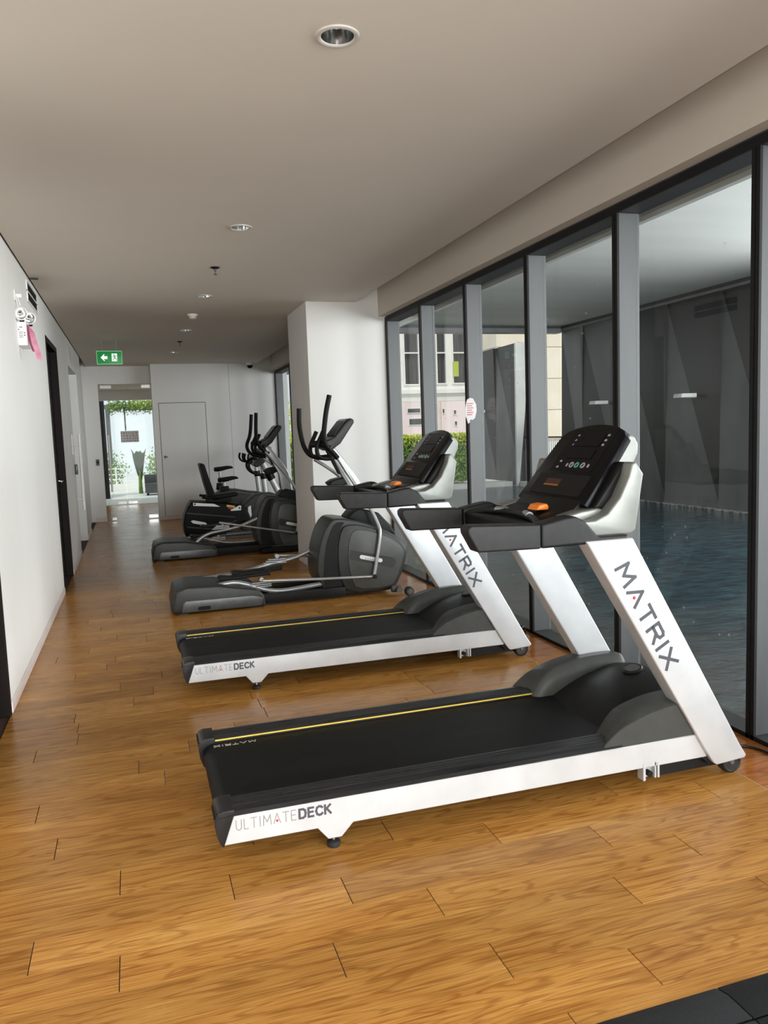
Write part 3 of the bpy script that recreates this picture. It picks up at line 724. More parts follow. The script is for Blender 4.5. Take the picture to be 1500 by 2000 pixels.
    for mb, nm, m_ in ((e1, 'emblem_ring', MT['hooddark']), (e2, 'emblem', MT['greyhub'])):
        bmesh.ops.transform(mb.bm, matrix=R, verts=mb.bm.verts)
        if nm == 'emblem_ring': er = mb.build(nm, m_, hp)
        else: eo = mb.build(nm, m_, hp, label='grey oval emblem')
    # handlebars
    for side in (0, 1):
        yv = Y if side == 0 else MIR
        gp = MB().prism([(1.122, .9815), (1.367, .976), (1.367, 1.064), (1.098, 1.078), (1.084, 1.068), (1.086, 1.048)], 'y', yv(-.004), yv(.072)).bevel(.016, 4, 25)
        gp.build('handlebar_grip', MT['gripblack'], t, smooth=60)
        am = MB().prism([(1.370, .976), (1.724, .978), (1.735, 1.002), (1.606, 1.002), (1.580, 1.030), (1.545, 1.066), (1.505, 1.086), (1.470, 1.083), (1.370, 1.064)], 'y', yv(-.004), yv(.074)).bevel(.012, 3, 25)
        am.build('handlebar_arm', MT['gripblack'], t, smooth=60)
        # silver fin of the console shell
        fin = [(1.592, 1.000), (1.762, .999), (1.783, 1.013), (1.818, 1.222), (1.783, 1.270), (1.768, 1.262), (1.755, 1.215), (1.715, 1.138), (1.662, 1.081), (1.610, 1.060), (1.560, 1.058), (1.575, 1.035)]
        MB().prism(fin, 'y', yv(.026), yv(.090)).bevel(.008, 3, 25).build('shell_fin', MT['silver2'], t, smooth=60, label='silver side fin of the console shell')
        MB().prism([(1.515, 1.074), (1.560, 1.045), (1.655, 1.070), (1.700, 1.086), (1.655, 1.098), (1.585, 1.090)], 'y', yv(.080), yv(.158)).bevel(.006, 2).build('shell_shoulder', MT['silver2'], t, smooth=60)
        cup = [(1.770, 1.268), (1.815, 1.262), (1.812, 1.226), (1.775, 1.140), (1.722, 1.082), (1.640, 1.098), (1.70, 1.176)]
        MB().prism(cup, 'y', yv(.085), yv(.152)).bevel(.010, 3, 25).build('cup_holder', MT['blackplastic'], t, smooth=60)
    MB().prism([(1.700, .998), (1.772, 1.000), (1.812, 1.222), (1.780, 1.266), (1.745, 1.20)], 'y', Y(.088), Y(.682)).bevel(.006, 2).build('shell_back', MT['silver2'], t, smooth=50)
    MB().prism([(1.845, 1.372), (1.866, 1.362), (1.884, 1.331), (1.882, 1.295), (1.82, 1.17), (1.76, 1.04), (1.66, 1.06), (1.640, 1.105)], 'y', Y(.150), Y(.620)).bevel(.010, 3, 25).build('shell_head', MT['silver2'], t, smooth=50)
    MB().box(1.372, 1.72, Y(.070), Y(.700), .990, 1.050).bevel(.014, 3).build('console_tray', MT['blackplastic'], t, smooth=60)
    MB().prism([(1.48, 1.048), (1.66, 1.048), (1.66, 1.118), (1.625, 1.125), (1.585, 1.085), (1.50, 1.066)], 'y', Y(.150), Y(.620)).bevel(.008, 2).build('tray_step', MT['blackplastic'], t, smooth=50)
    pu = MB().tube([(1.38, Y(.06), 1.035), (1.44, Y(.16), 1.062), (1.47, Y(.385), 1.068), (1.44, Y(.61), 1.062), (1.38, Y(.71), 1.035)], .014, 12, 2)
    po = pu.build('pulse_bar', MT['gripblack'], t)
    MB().tube([(1.452, Y(.24), 1.068), (1.464, Y(.30), 1.070)], .0155, 12).build('pulse_sensor', MT['tube'], po)
    MB().tube([(1.464, Y(.47), 1.070), (1.452, Y(.53), 1.068)], .0155, 12).build('pulse_sensor', MT['tube'], po)
    # display panel, leaning: a runs up the face, v across
    d, nn, p0 = Vector((.6276, 0, .7786)), Vector((-.7786, 0, .6276)), Vector((1.633, 0, 1.111))
    def PP(a, v, off=0.0): q = p0 + d * a + nn * off; return (q.x, Y(v), q.z)
    out = [(-.014, .112), (.10, .124), (.24, .136), (.315, .146), (.342, .175), (.362, .235), (.374, .310), (.378, .385)]
    out = out + [(a, .77 - v) for a, v in out[::-1][1:]]
    pm = MB()
    pm.loft([[PP(a, v, -.022) for a, v in out], [PP(a, v, .012) for a, v in out]]).bevel(.006, 2, 25)
    panel = pm.build('display_panel', MT['glossblack'], t, smooth=50)
    def plate(nm, m_, a0, a1, v0, v1, off=.013, th=.0025, par=None, label=None):
        b = MB(); b.loft([[PP(a, v, off - .004) for a, v in ((a0, v0), (a0, v1), (a1, v1), (a1, v0))], [PP(a, v, off + th) for a, v in ((a0, v0), (a0, v1), (a1, v1), (a1, v0))]])
        return b.build(nm, m_, par or panel, smooth=0, label=label)
    plate('screen', MT['glossblack'], .262, .328, .278, .478, label='unlit upper display window')
    plate('screen', MT['glossblack'], .200, .248, .278, .466, label='unlit lower display window')
    plate('button_bezel', MT['glossblack'], .137, .350, .215, .535, .0122, .0008)
    plate('lower_panel', MT['blackplastic'], .018, .118, .190, .585, .0125, .002)
    for v in (.476, .256):
        for a in (.3175, .2925, .270): plate('button', MT['textwhite'], a - .0045, a + .0045, v - .006, v + .006, .0135, .002, label='small pale button')
    for a in (.183, .153): plate('button', MT['textwhite'], a - .0045, a + .0045, .482, .494, .0135, .002, label='small pale button')
    for v, c in ((.422, 'w'), (.387, 'o'), (.347, 'g'), (.301, 'o'), (.261, 'w')):
        if c == 'w': plate('button', MT['textwhite'], .158, .173, v - .005, v + .005, .0135, .002, label='small pale button')
        else:
            b = MB(); n = 20; rings = []
            for r_, h_ in ((.0135, .013), (.0135, .0165), (.0085, .0165), (.0085, .013)):
                rings.append([PP(.1665 + r_ * math.sin(6.2832 * k / n), v + r_ * math.cos(6.2832 * k / n), h_) for k in range(n)])
            b.loft(rings, True, False)
            b.build('ring_button', MT['textwhite'] if c == 'o' else MT['switchgreen'], panel, label='round outlined button')
    plate('safety_sticker', MT['stickerred'], .062, .094, .385, .500, .0138, .0012, label='small red and orange safety sticker')
    plate('sticker_stripe', MT['stickerorange'], .058, .066, .385, .500, .0140, .0016)
    # orange safety key
    k = MB().prism([(1.497, 1.083), (1.512, 1.104), (1.545, 1.108), (1.553, 1.098), (1.553, 1.083)], 'y', Y(.27), Y(.35)).bevel(.006, 2)
    k.build('safety_key', MT['orange'], t, smooth=50, label='orange safety key clip')
    return t
MT['switchgreen'] = mat('green_button_ring', (0.10, 0.42, 0.26), 0.4)
MT['stickerred'] = mat('red_sticker', (0.055, 0.012, 0.008), 0.5)
MT['stickerorange'] = mat('orange_sticker', (0.30, 0.11, 0.015), 0.5)
tm = make_treadmill()
tm2 = copy_tree(tm)
tm2.location = (TX + 0.004, TY + 1.808, 0)
tm2['label'] = 'silver treadmill with black belt standing between the other treadmill and an elliptical trainer'

# ------------------------------------------------------------------ elliptical trainers
EX, EY = 1.25, 6.72
POSE_A = dict(
    near=[(.44, .165), (.52, .178), (.640, .208), (.740, .212), (.855, .178), (.99, .122), (1.09, .104), (1.20, .106), (1.555, .140)],
    far=[(.50, .200), (.80, .222), (.909, .238), (1.05, .276), (1.20, .300), (1.308, .318), (1.40, .352), (1.60, .430)],
    npd=(.835, .225), fpd=(.965, .232), nbk=(.93, .175), fbk=(1.13, .305),
    nlink=[(.955, .212), (1.45, .190), (1.917, .170)], flink=[(1.16, .345), (1.60, .30), (1.90, .25)],
    nrod=[(1.912, .168), (1.945, .32), (1.990, .545), (1.975, .62), (1.92, .765), (1.800, .985), (1.735, 1.09), (1.665, 1.205)],
    ngrip=[(1.668, 1.200), (1.610, 1.268), (1.548, 1.320), (1.537, 1.40), (1.552, 1.52), (1.570, 1.62), (1.600, 1.735)],
    frod=[(1.90, .25), (1.96, .55), (1.93, .76), (1.80, .99), (1.68, 1.095), (1.54, 1.188)],
    fgrip=[(1.66, 1.208), (1.575, 1.200), (1.50, 1.225), (1.458, 1.30), (1.438, 1.40), (1.425, 1.50), (1.432, 1.645)])
POSE_B = dict(
    near=[(.62, .120), (.678, .141), (.740, .195), (.796, .242), (.870, .276), (.943, .293), (1.10, .312), (1.268, .345), (1.571, .467)],
    far=[(.44, .165), (.60, .185), (.70, .205), (.90, .172), (1.05, .120), (1.20, .100), (1.555, .110)],
    npd=(1.02, .345), fpd=(.90, .215), nbk=(1.02, .345), fbk=(1.0, .165),
    nlink=[(1.00, .408), (1.45, .315), (1.917, .219)], flink=[(1.02, .20), (1.50, .20), (1.90, .20)],
    nrod=[(1.915, .219), (1.96, .40), (2.000, .60), (1.95, .74), (1.87, .88), (1.79, 1.005), (1.70, 1.11), (1.60, 1.222)],
    ngrip=[(1.60, 1.222), (1.565, 1.262), (1.520, 1.305), (1.497, 1.36), (1.494, 1.45), (1.499, 1.56), (1.508, 1.690)],
    frod=[(1.90, .20), (1.98, .55), (1.93, .76), (1.80, .99), (1.70, 1.085), (1.60, 1.160)],
    fgrip=[(1.66, 1.152), (1.56, 1.165), (1.48, 1.195), (1.445, 1.25), (1.440, 1.315), (1.480, 1.40), (1.500, 1.50), (1.518, 1.685)])
def make_elliptical(A, dx, dy, label):
    t = thing('elliptical_trainer', label, 'elliptical trainer', (EX, EY, 0), 'elliptical trainers')
    body = [(1.423, .211), (1.445, .407), (1.492, .566), (1.560, .672), (1.623, .693), (1.804, .659), (1.953, .604), (2.11, .534), (2.202, .45), (2.248, .374), (2.234, .284), (2.171, .12), (2.121, .047), (2.058, .018), (1.626, .022), (1.50, .03)]
    cover = [(1.700, .630), (1.656, .603), (1.622, .50), (1.610, .394), (1.610, .28), (1.623, .17), (1.686, .035), (2.045, .030), (2.105, .055), (2.155, .130), (2.216, .290), (2.230, .370), (2.190, .440), (2.10, .515), (1.955, .580), (1.80, .625)]
    slot = [(1.480, .10), (1.500, .407), (1.545, .555), (1.600, .655), (1.690, .655), (1.650, .610), (1.612, .50), (1.598, .394), (1.598, .28), (1.612, .16), (1.66, .05), (1.56, .04)]
    inner = [(1.745, .575), (1.712, .50), (1.698, .394), (1.70, .28), (1.722, .16), (1.76, .065), (2.03, .055), (2.09, .075), (2.135, .145), (2.19, .295), (2.205, .365), (2.17, .42), (2.085, .49), (1.95, .548), (1.82, .585)]
    body, cover, slot, inner = chaikin(body, 1), chaikin(cover, 1), chaikin(slot, 1), chaikin(inner, 1)
    MB().prism(body, 'y', 6.52, 6.93).bevel(.018, 3, 20).build('drive_housing', MT['eshroud'], t, smooth=60)
    for y0, y1, y2, y3, s in ((6.520, 6.494, 6.487, 6.4845, -1), (6.930, 6.956, 6.963, 6.9655, 1)):
        MB().prism(slot, 'y', y0, y0 + s * .005).build('arm_slot', MT['dark'], t, smooth=0, label='black slot for the pedal arm')
        sc = MB().prism(cover, 'y', y0, y1).bevel(.008, 2, 20).build('side_cover', MT['eshroud'], t, smooth=60)
        MB().prism(inner, 'y', y1, y2).bevel(.005, 2, 20).build('cover_panel', MT['ecover'], sc, smooth=60)
        MB().prism([(1.70, .415), (2.10, .314), (2.10, .309), (1.70, .41)], 'y', y2, y2 + s * .0012).build('panel_crease', MT['dark'], sc, smooth=0)
        pill, pill2 = [], []
        def capsule(x0, z0, x1, z1, r):
            P = []; a0 = math.atan2(z1 - z0, x1 - x0)
            for k in range(9): a = a0 + math.pi / 2 + math.pi * k / 8; P.append((x0 + r * math.cos(a), z0 + r * math.sin(a)))
            for k in range(9): a = a0 - math.pi / 2 + math.pi * k / 8; P.append((x1 + r * math.cos(a), z1 + r * math.sin(a)))
            return P
        MB().prism(capsule(1.745, .362, 2.085, .272, .040), 'y', y2, y3).build('badge_field', MT['eshroud'], sc, smooth=40)
        bd = MB().prism(capsule(1.815, .345, 1.985, .301, .017), 'y', y3, y3 + s * .003).build('badge', MT['badge'], sc, smooth=40, label='white pill-shaped name badge')
        if s < 0:
            b = MB()
            for q in range(6):
                a = 1.845 + q * .020; b.box(a, a + .011, y3 - .0042, y3 - .002, .334 - (a - 1.825) * .2588 - .005, .334 - (a - 1.825) * .2588 + .004)
            b.build('badge_print', MT['textpale'], sc, smooth=0)
    # top shroud under the mast
    MB().prism([(1.735, .675), (1.790, .735), (1.85, .755), (2.02, .705), (2.13, .585), (2.17, .50), (1.95, .58)], 'y', 6.60, 6.85).bevel(.015, 3, 20).build('top_shroud', MT['blackplastic'], t, smooth=60)
    # rear base
    bs = [(.214, .012), (.966, .006), (.958, .100), (.900, .158), (.587, .217), (.330, .226), (.240, .193), (.208, .06)]
    MB().prism(bs, 'y', 6.44, 6.99).bevel(.022, 3, 20).build('rear_base', MT['eshroud'], t, smooth=60)
    for y0, s in ((6.44, -1), (6.99, 1)):
        MB().prism([(.285, .020), (.925, .020), (.945, .085), (.860, .108), (.325, .112), (.300, .095)], 'y', y0 + .012 * -s, y0 + .006 * s).bevel(.004, 2).build('base_panel', MT['ebase'], t, smooth=40)
        MB().prism([(.415, .036), (.425, .030), (.505, .030), (.515, .036), (.515, .054), (.505, .060), (.425, .060), (.415, .054)], 'y', y0, y0 + .0085 * s).build('hand_slot', MT['dark'], t, smooth=0)
    for ya in (6.47, 6.90): MB().box(.90, 1.66, ya, ya + .055, .02, .10).bevel(.006, 2).build('base_rail', MT['dark'], t, smooth=40)
    # transport wheels
    ax = MB().tube([(2.05, 6.40, .055), (2.13, 6.40, .055)], .028, 14); ax.tube([(2.10, 6.33, .055), (2.10, 7.10, .055)], .024, 14)
    ax.build('wheel_axle', MT['greyhub'], t)
    for yw in (6.30, 7.08):
        w = MB().lathe((2.185, yw, .040), [(0, -.002), (.032, -.002), (.040, .008), (.040, .042), (.032, .052), (0, .052)], 24, 'y').build('wheel', MT['tyre'], t)
        MB().lathe((2.185, yw, .040), [(0, -.004), (.020, -.004), (.022, .0)], 20, 'y').build('hub', MT['greyhub'], w)
    for (x0, x1) in ((.26, .34), (.84, .92)):
        MB().box(x0, x1, 6.46, 6.97, 0, .012).build('floor_pad', MT['tyre'], t, smooth=0)
    # pedal arms, pedals, links, levers on both sides
    for nm, pts, ya, s in (('a', A['near'], 6.545, 1), ('b', A['far'], 6.905, -1)):
        arm = MB().tube([(x, ya, z) for x, z in pts], .021, 14, 1).build('pedal_arm', MT['tube'], t)
        px, pz = A['npd'] if nm == 'a' else A['fpd']
        pv = [(px - .22, pz - .005), (px + .17, pz + .015), (px + .20, pz + .012), (px + .205, pz + .055), (px + .19, pz + .060), (px + .17, pz + .040), (px - .12, pz + .022), (px - .215, pz + .034), (px - .235, pz + .020)]
        MB().prism(pv, 'y', ya + s * .035, ya + s * .165).bevel(.006, 2, 20).build('pedal', MT['foam'], t, smooth=50)
        bx, bz = A['nbk'] if nm == 'a' else A['fbk']
        bk = MB()
        for q in range(3): bk.box(bx - .10 + .02 * q, bx + .10, ya - .028, ya + .028, bz - .018 + q * .016, bz - .010 + q * .016)
        bk.cyl((bx + .02, ya - .03, bz + .045), (bx + .02, ya + .03, bz + .045), .018, 14)
        bk.build('pedal_bracket', MT['tube'], arm, smooth=40)
        if nm == 'a':
            lk = A['nlink']; yo = (-.05, -.085, -.085)
            MB().tube([(x, ya + o_, z) for (x, z), o_ in zip(lk, yo)], .013, 12).build('link_rod', MT['tube'], t)
            yo = (-.085, -.085, -.085, -.06, -.02, .05, .06, .05)
            lo = MB().tube([(x, ya + o_, z) for (x, z), o_ in zip(A['nrod'], yo)], .0155, 12, 2).build('swing_lever', MT['tube'], t)
            jx, jz = A['nlink'][-1]
            MB().lathe((jx, ya - .10, jz), [(0, -.012), (.018, -.012), (.020, 0), (.020, .03), (0, .03)], 16, 'y').build('joint_cap', MT['dark'], lo)
            yo = (.05, .045, .01, -.01, -.02, -.02, -.02)
            MB().tube([(x, ya + o_, z) for (x, z), o_ in zip(A['ngrip'], yo)], .0215, 14, 2).build('lever_grip', MT['foam'], t)
        else:
            yo = (.05, .085, .085)
            MB().tube([(x, ya + o_, z) for (x, z), o_ in zip(A['flink'], yo)], .013, 12).build('link_rod', MT['tube'], t)
            yo = (.085, .085, .06, .02, .03, .045)
            MB().tube([(x, ya + o_, z) for (x, z), o_ in zip(A['frod'], yo)], .0155, 12, 2).build('swing_lever', MT['tube'], t)
            yo = (.01, .03, .06, .085, .09, .09, .09, .09)
            MB().tube([(x, ya + o_, z) for (x, z), o_ in zip(A['fgrip'], yo)], .0215, 14, 2).build('lever_grip', MT['foam'], t)
    if A is POSE_B:
        fp = MB().prism([(1.45, .022), (1.93, .005), (1.945, .05), (1.925, .085), (1.70, .088), (1.47, .070)], 'y', 6.36, 6.47).bevel(.01, 3, 20).build('foot_platform', MT['foam'], t, smooth=60)
        MB().prism([(1.60, .086), (1.91, .084), (1.91, .0885), (1.60, .0905)], 'y', 6.375, 6.455).build('platform_top', MT['ebase'], fp, smooth=0)
    # mast, console, static handlebars
    MB().prism([(1.935, .72), (1.80, .74), (1.775, .935), (1.715, 1.055), (1.607, 1.290), (1.668, 1.292), (1.80, 1.115), (1.865, 1.02), (1.905, .93)], 'y', 6.685, 6.755).bevel(.010, 3, 20).build('mast', MT['tube'], t, smooth=60)
    MB().prism([(1.700, 1.055), (1.592, 1.275), (1.605, 1.285), (1.715, 1.06)], 'y', 6.69, 6.75).build('mast_gasket', MT['dark'], t, smooth=0)
    cs = MB().prism([(1.545, 1.300), (1.600, 1.262), (1.690, 1.325), (1.818, 1.500), (1.815, 1.525), (1.785, 1.540), (1.740, 1.505), (1.640, 1.385), (1.560, 1.350)], 'y', 6.56, 6.88).bevel(.016, 3, 20).build('console', MT['eshroud'], t, smooth=60)
    MB().prism([(1.645, 1.392), (1.745, 1.512), (1.770, 1.528), (1.762, 1.536), (1.738, 1.520), (1.636, 1.398)], 'y', 6.585, 6.855).build('screen', MT['glossblack'], cs, smooth=0)
    MB().tube([(1.475, 6.72, 1.325), (1.535, 6.60, 1.33), (1.60, 6.58, 1.29)], .03, 12, 1).build('console_bowl', MT['blackplastic'], cs)
    MB().prism([(1.588, .985), (1.640, 1.015), (1.725, 1.030), (1.760, .975), (1.70, .945), (1.628, .938)], 'y', 6.64, 6.80).bevel(.012, 3, 20).build('cup_holder', MT['blackplastic'], t, smooth=60)
    for ya, s in ((6.60, -1), (6.84, 1)):
        MB().tube([(1.66, 6.72 + s * .03, 1.205), (1.58, ya, 1.195), (1.50, ya + s * .01, 1.215), (1.482, ya + s * .015, 1.27), (1.495, ya + s * .01, 1.33), (1.525, ya + s * .01, 1.385), (1.548, ya + s * .01, 1.435)], .018, 12, 2).build('fixed_handle', MT['foam'], t)
    return t
el = make_elliptical(POSE_A, 0, 0, 'grey elliptical trainer standing in front of the white pillar')
el2 = make_elliptical(POSE_B, 0, 0, 'dark grey elliptical trainer standing half hidden behind the white pillar')
el2.location = (EX - 0.085, EY + 2.985, 0)

# ------------------------------------------------------------------ exercise bikes at the far end
def make_recumbent():
    t = thing('recumbent_bike', 'black recumbent exercise bike with tall back pad and white side strips', 'exercise bike', (1.3, 11.35, 0))
    sh = [(.72, .545), (.66, .47), (.615, .36), (.595, .24), (.60, .12), (.625, .035), (.95, .03), (1.30, .12), (1.50, .18), (1.52, .27), (1.47, .40), (1.40, .47), (1.00, .515)]
    MB().prism(sh, 'y', 11.14, 11.56).bevel(.025, 3, 20).build('seat_housing', MT['foam'], t, smooth=60)
    for z0, z1 in ((.40, .372), (.205, .178)):
        MB().prism([(.64, z0), (1.30, z0 - .10), (1.30, z0 - .115), (.64, z0 - .018)], 'y', 11.14, 11.134).build('housing_crease', MT['hood'], t, smooth=0)
    MB().prism([(.735, .530), (1.02, .497), (1.10, .452), (.735, .487)], 'y', 11.14, 11.130).build('side_strip', MT['badge'], t, smooth=0, label='white strip with a black bolt hole')
    MB().prism([(1.245, .40), (1.37, .455), (1.39, .445), (1.385, .385), (1.24, .385)], 'y', 11.14, 11.130).build('side_strip', MT['badge'], t, smooth=0, label='white strip with a black bolt hole')
    for x, z in ((.76, .51), (1.365, .418)): MB().cyl((x, 11.131, z), (x, 11.126, z), .012, 12).build('bolt_cap', MT['dark'], t)
    MB().prism([(1.19, .475), (1.30, .452), (1.30, .425), (1.19, .445)], 'y', 11.14, 11.128).build('warning_sticker', MT['yellow'], t, smooth=0, label='yellow and red warning sticker')
    MB().prism([(1.205, .447), (1.275, .434), (1.26, .405), (1.215, .415)], 'y', 11.14, 11.127).build('warning_sticker', MT['red'], t, smooth=0, label='red half of the warning sticker')
    MB().prism([(.690, .276), (.72, .288), (.885, .245), (.905, .222), (.885, .205), (.72, .244)], 'y', 11.136, 11.130).build('badge', MT['badge'], t, smooth=0, label='white pill-shaped name badge')
    # padded seat and back
    bp = [(.855, 1.045), (.872, 1.062), (.905, 1.060), (.925, 1.04), (.975, .85), (1.040, .640), (1.030, .595), (.985, .575), (.955, .60), (.905, .80)]
    MB().prism(bp, 'y', 11.15, 11.55).bevel(.022, 3, 20).build('back_pad', MT['foam'], t, smooth=60)
    MB().prism([(1.00, .590), (1.02, .615), (1.33, .640), (1.37, .625), (1.35, .585), (1.02, .545)], 'y', 11.17, 11.53).bevel(.018, 3, 20).build('seat_pad', MT['foam'], t, smooth=60)
    MB().box(.93, 1.28, 11.26, 11.44, .50, .60).bevel(.01, 2).build('seat_carriage', MT['blackplastic'], t)
    for ya in (11.12, 11.58): MB().tube([(.86, ya, .60), (.90, ya, .585), (1.10, ya, .585)], .018, 10, 1).build('side_handle', MT['foam'], t)
    # pedal housing with crank
    ph = [(1.38, .10), (1.42, .44), (1.60, .590), (1.85, .600), (2.05, .52), (2.14, .36), (2.10, .06), (1.60, .035)]
    MB().prism(ph, 'y', 11.20, 11.50).bevel(.03, 3, 20).build('drive_housing', MT['hood'], t, smooth=60)
    MB().lathe((1.50, 11.20, .32), [(0, -.012), (.09, -.012), (.10, 0), (.10, .02)], 28, 'y').build('crank_boss', MT['eshroud'], t)
    cr = MB().prism([(1.485, .42), (1.53, .44), (1.535, .30), (1.50, .22), (1.48, .22), (1.485, .30)], 'y', 11.185, 11.165).bevel(.004, 1).build('crank', MT['badge'], t)
    MB().box(1.42, 1.55, 11.05, 11.16, .20, .235).bevel(.008, 2).build('pedal', MT['foam'], t)
    for z0, y0 in ((.0, 11.05), (.045, 11.18)):
        MB().box(.98, 1.75, y0, y0 + .07, z0, z0 + .04).bevel(.006, 1).build('base_rail', MT['ebase'], t)
    MB().box(.66, .74, 10.98, 11.72, 0, .05).bevel(.008, 2).build('stabiliser', MT['ebase'], t)
    MB().box(1.96, 2.04, 10.98, 11.72, 0, .06).bevel(.008, 2).build('stabiliser', MT['ebase'], t)
    # console post
    ps = MB().tube([(2.01, 11.35, .50), (1.87, 11.35, .80), (1.76, 11.35, 1.02)], .048, 16).build('console_post', MT['whitetube'], t)
    MB().tube([(1.88, 11.35, .785), (1.83, 11.35, .885)], .058, 16).build('post_collar', MT['blackplastic'], t)
    MB().prism([(1.605, 1.005), (1.66, .97), (1.76, 1.03), (1.80, 1.13), (1.76, 1.16), (1.68, 1.10)], 'y', 11.20, 11.50).bevel(.014, 3, 20).build('console', MT['eshroud'], t, smooth=60)
    for ya, s in ((11.22, -1), (11.48, 1)):
        MB().tube([(1.74, 11.35 + s * .05, .845), (1.62, ya, .880), (1.545, ya, .95), (1.540, ya, 1.03), (1.575, ya, 1.085), (1.66, ya, 1.095)], .017, 12, 2).build('handle_loop', MT['foam'], t)
    return t
make_recumbent()

def make_upright(label, ox, oy, sz):
    t = thing('upright_bike', label, 'exercise bike', (1.55 + ox, 12.4 + oy, 0), 'upright exercise bikes')
    X = lambda x: x + ox
    Yc = 12.4 + oy
    q = lambda L: [(X(a), b) for a, b in L]
    MB().prism(q([(1.16, .10), (1.13, .34), (1.18, .48), (1.30, .56), (1.52, .55), (1.75, .50), (1.98, .47), (2.08, .36), (2.06, .10), (1.90, .05), (1.30, .05)]), 'y', Yc - .16, Yc + .16).bevel(.03, 3, 20).build('drive_housing', MT['hood'], t, smooth=60)
    MB().lathe((X(1.52), Yc - .16, .30), [(0, -.012), (.10, -.012), (.11, 0), (.11, .02)], 24, 'y').build('crank_boss', MT['eshroud'], t)
    MB().prism(q([(1.49, .30), (1.53, .32), (1.60, .18), (1.58, .165)]), 'y', Yc - .175, Yc - .19).build('crank', MT['tube'], t)
    MB().box(X(1.54), X(1.64), Yc - .29, Yc - .19, .15, .18).bevel(.006, 1).build('pedal', MT['foam'], t)
    MB().prism(q([(1.21, .545), (1.225, .66), (1.345, .66), (1.385, .54)]), 'y', Yc - .05, Yc + .05).bevel(.012, 2, 20).build('seat_collar', MT['blackplastic'], t, smooth=60)
    MB().tube([(X(1.30), Yc, .55), (X(1.285), Yc, sz - .02)], .028, 14).build('seat_post', MT['whitetube'], t)
    sd = MB(); rings = []
    for u, w, h, dz in ((1.195, .085, .060, 0), (1.21, .115, .075, .002), (1.27, .120, .078, .004), (1.34, .085, .074, .012), (1.41, .048, .062, .024), (1.47, .034, .045, .026), (1.505, .016, .022, .018)):
        rings.append([(X(u), Yc + w * math.cos(6.2832 * k / 16), sz + dz + .02 + h * .5 * math.sin(6.2832 * k / 16)) for k in range(16)])
    sd.loft(rings).build('saddle', MT['foam'], t, smooth=70)
    MB().tube([(X(1.93), Yc, .44), (X(1.905), Yc, .76)], .046, 16).build('console_post', MT['whitetube'], t)
    MB().tube([(X(1.907), Yc, .74), (X(1.90), Yc, .83)], .052, 16).build('post_collar', MT['blackplastic'], t)
    MB().tube([(X(1.90), Yc, .82), (X(1.885), Yc, 1.06)], .034, 14).build('inner_post', MT['whitetube'], t)
    MB().prism(q([(1.80, 1.06), (1.86, 1.03), (1.95, 1.08), (2.03, 1.22), (2.0, 1.25), (1.92, 1.19)]), 'y', Yc - .15, Yc + .15).bevel(.014, 3, 20).build('console', MT['eshroud'], t, smooth=60)
    for s in (-1, 1):
        MB().tube([(X(1.88), Yc + s * .04, .98), (X(1.78), Yc + s * .20, .98), (X(1.68), Yc + s * .23, 1.0), (X(1.64), Yc + s * .22, 1.07), (X(1.66), Yc + s * .20, 1.14)], .017, 12, 2).build('handlebar', MT['foam'], t)
    for xa in (1.20, 1.98): MB().box(X(xa), X(xa + .07), Yc - .27, Yc + .27, 0, .055).bevel(.008, 2).build('stabiliser', MT['ebase'], t)
    return t
make_upright('dark upright exercise bike with lower saddle, right behind the recumbent bike', 0.02, 0.0, .735)
make_upright('dark upright exercise bike with higher saddle, beside the end wall', 0.06, 0.95, .865)

# ------------------------------------------------------------------ ceiling fittings
def make_downlight(cx, cy, label):
    t = thing('downlight', label, 'ceiling light', (cx, cy, ZC), 'recessed ceiling downlights')
    MB().lathe((cx, cy, ZC), [(.0545, .004), (.0545, -.002), (.058, -.006), (.066, -.0075), (.0725, -.005), (.0735, 0), (.0735, .0008)], 40).build('trim_ring', MT['ring'], t, smooth=50)
    MB().lathe((cx, cy, ZC), [(.0545, -.002), (.0535, .012), (.050, .035), (.043, .060), (.034, .080), (.0, .088)], 40).build('reflector', MT['mirror'], t, smooth=60)
    b = MB().lathe((cx, cy, ZC), [(.0, .022), (.010, .024), (.014, .032), (.014, .055), (.009, .070), (.009, .088)], 20).build('bulb', MT['lampwhite'], t, smooth=60)
    return t
dl_labels = ['', 'round recessed downlight ahead of all the others, largest in view', 'round recessed downlight before the first sprinkler head', 'round recessed downlight between the first sprinkler and the smoke detector', 'round recessed downlight just past the smoke detector', 'small recessed downlight beyond the second sprinkler, close to the exit sign']
d0 = make_downlight(DL[1][0], DL[1][1], dl_labels[1])
for i in (2, 3, 4, 5):
    c = copy_tree(d0); c.location = (DL[i][0], DL[i][1], ZC); c['label'] = dl_labels[i]
def make_sprinkler(cx, cy, label):
    t = thing('sprinkler', label, 'sprinkler', (cx, cy, ZC), 'ceiling sprinklers')
    MB().lathe((cx, cy, ZC), [(0, 0), (.036, 0), (.034, -.006), (.018, -.012), (.010, -.014), (0, -.014)], 24).build('escutcheon', MT['dark'], t, smooth=50)
    MB().lathe((cx, cy, ZC), [(0, -.012), (.009, -.012), (.009, -.030), (.004, -.034), (.004, -.054), (.0, -.054)], 16).build('nozzle', MT['greyhub'], t)
    MB().lathe((cx, cy, ZC), [(0, -.052), (.015, -.054), (.015, -.057), (0, -.058)], 20).build('deflector', MT['greyhub'], t)
    return t
s0 = make_sprinkler(0.688, 6.31, 'dark sprinkler head between the second and third downlights')
s1 = copy_tree(s0); s1.location = (0.687, 11.10, ZC); s1['label'] = 'dark sprinkler head farther down the room, past the smoke detector'
sd = thing('smoke_detector', 'round off-white smoke detector on the ceiling between two downlights', 'smoke detector', (0.686, 8.70, ZC))
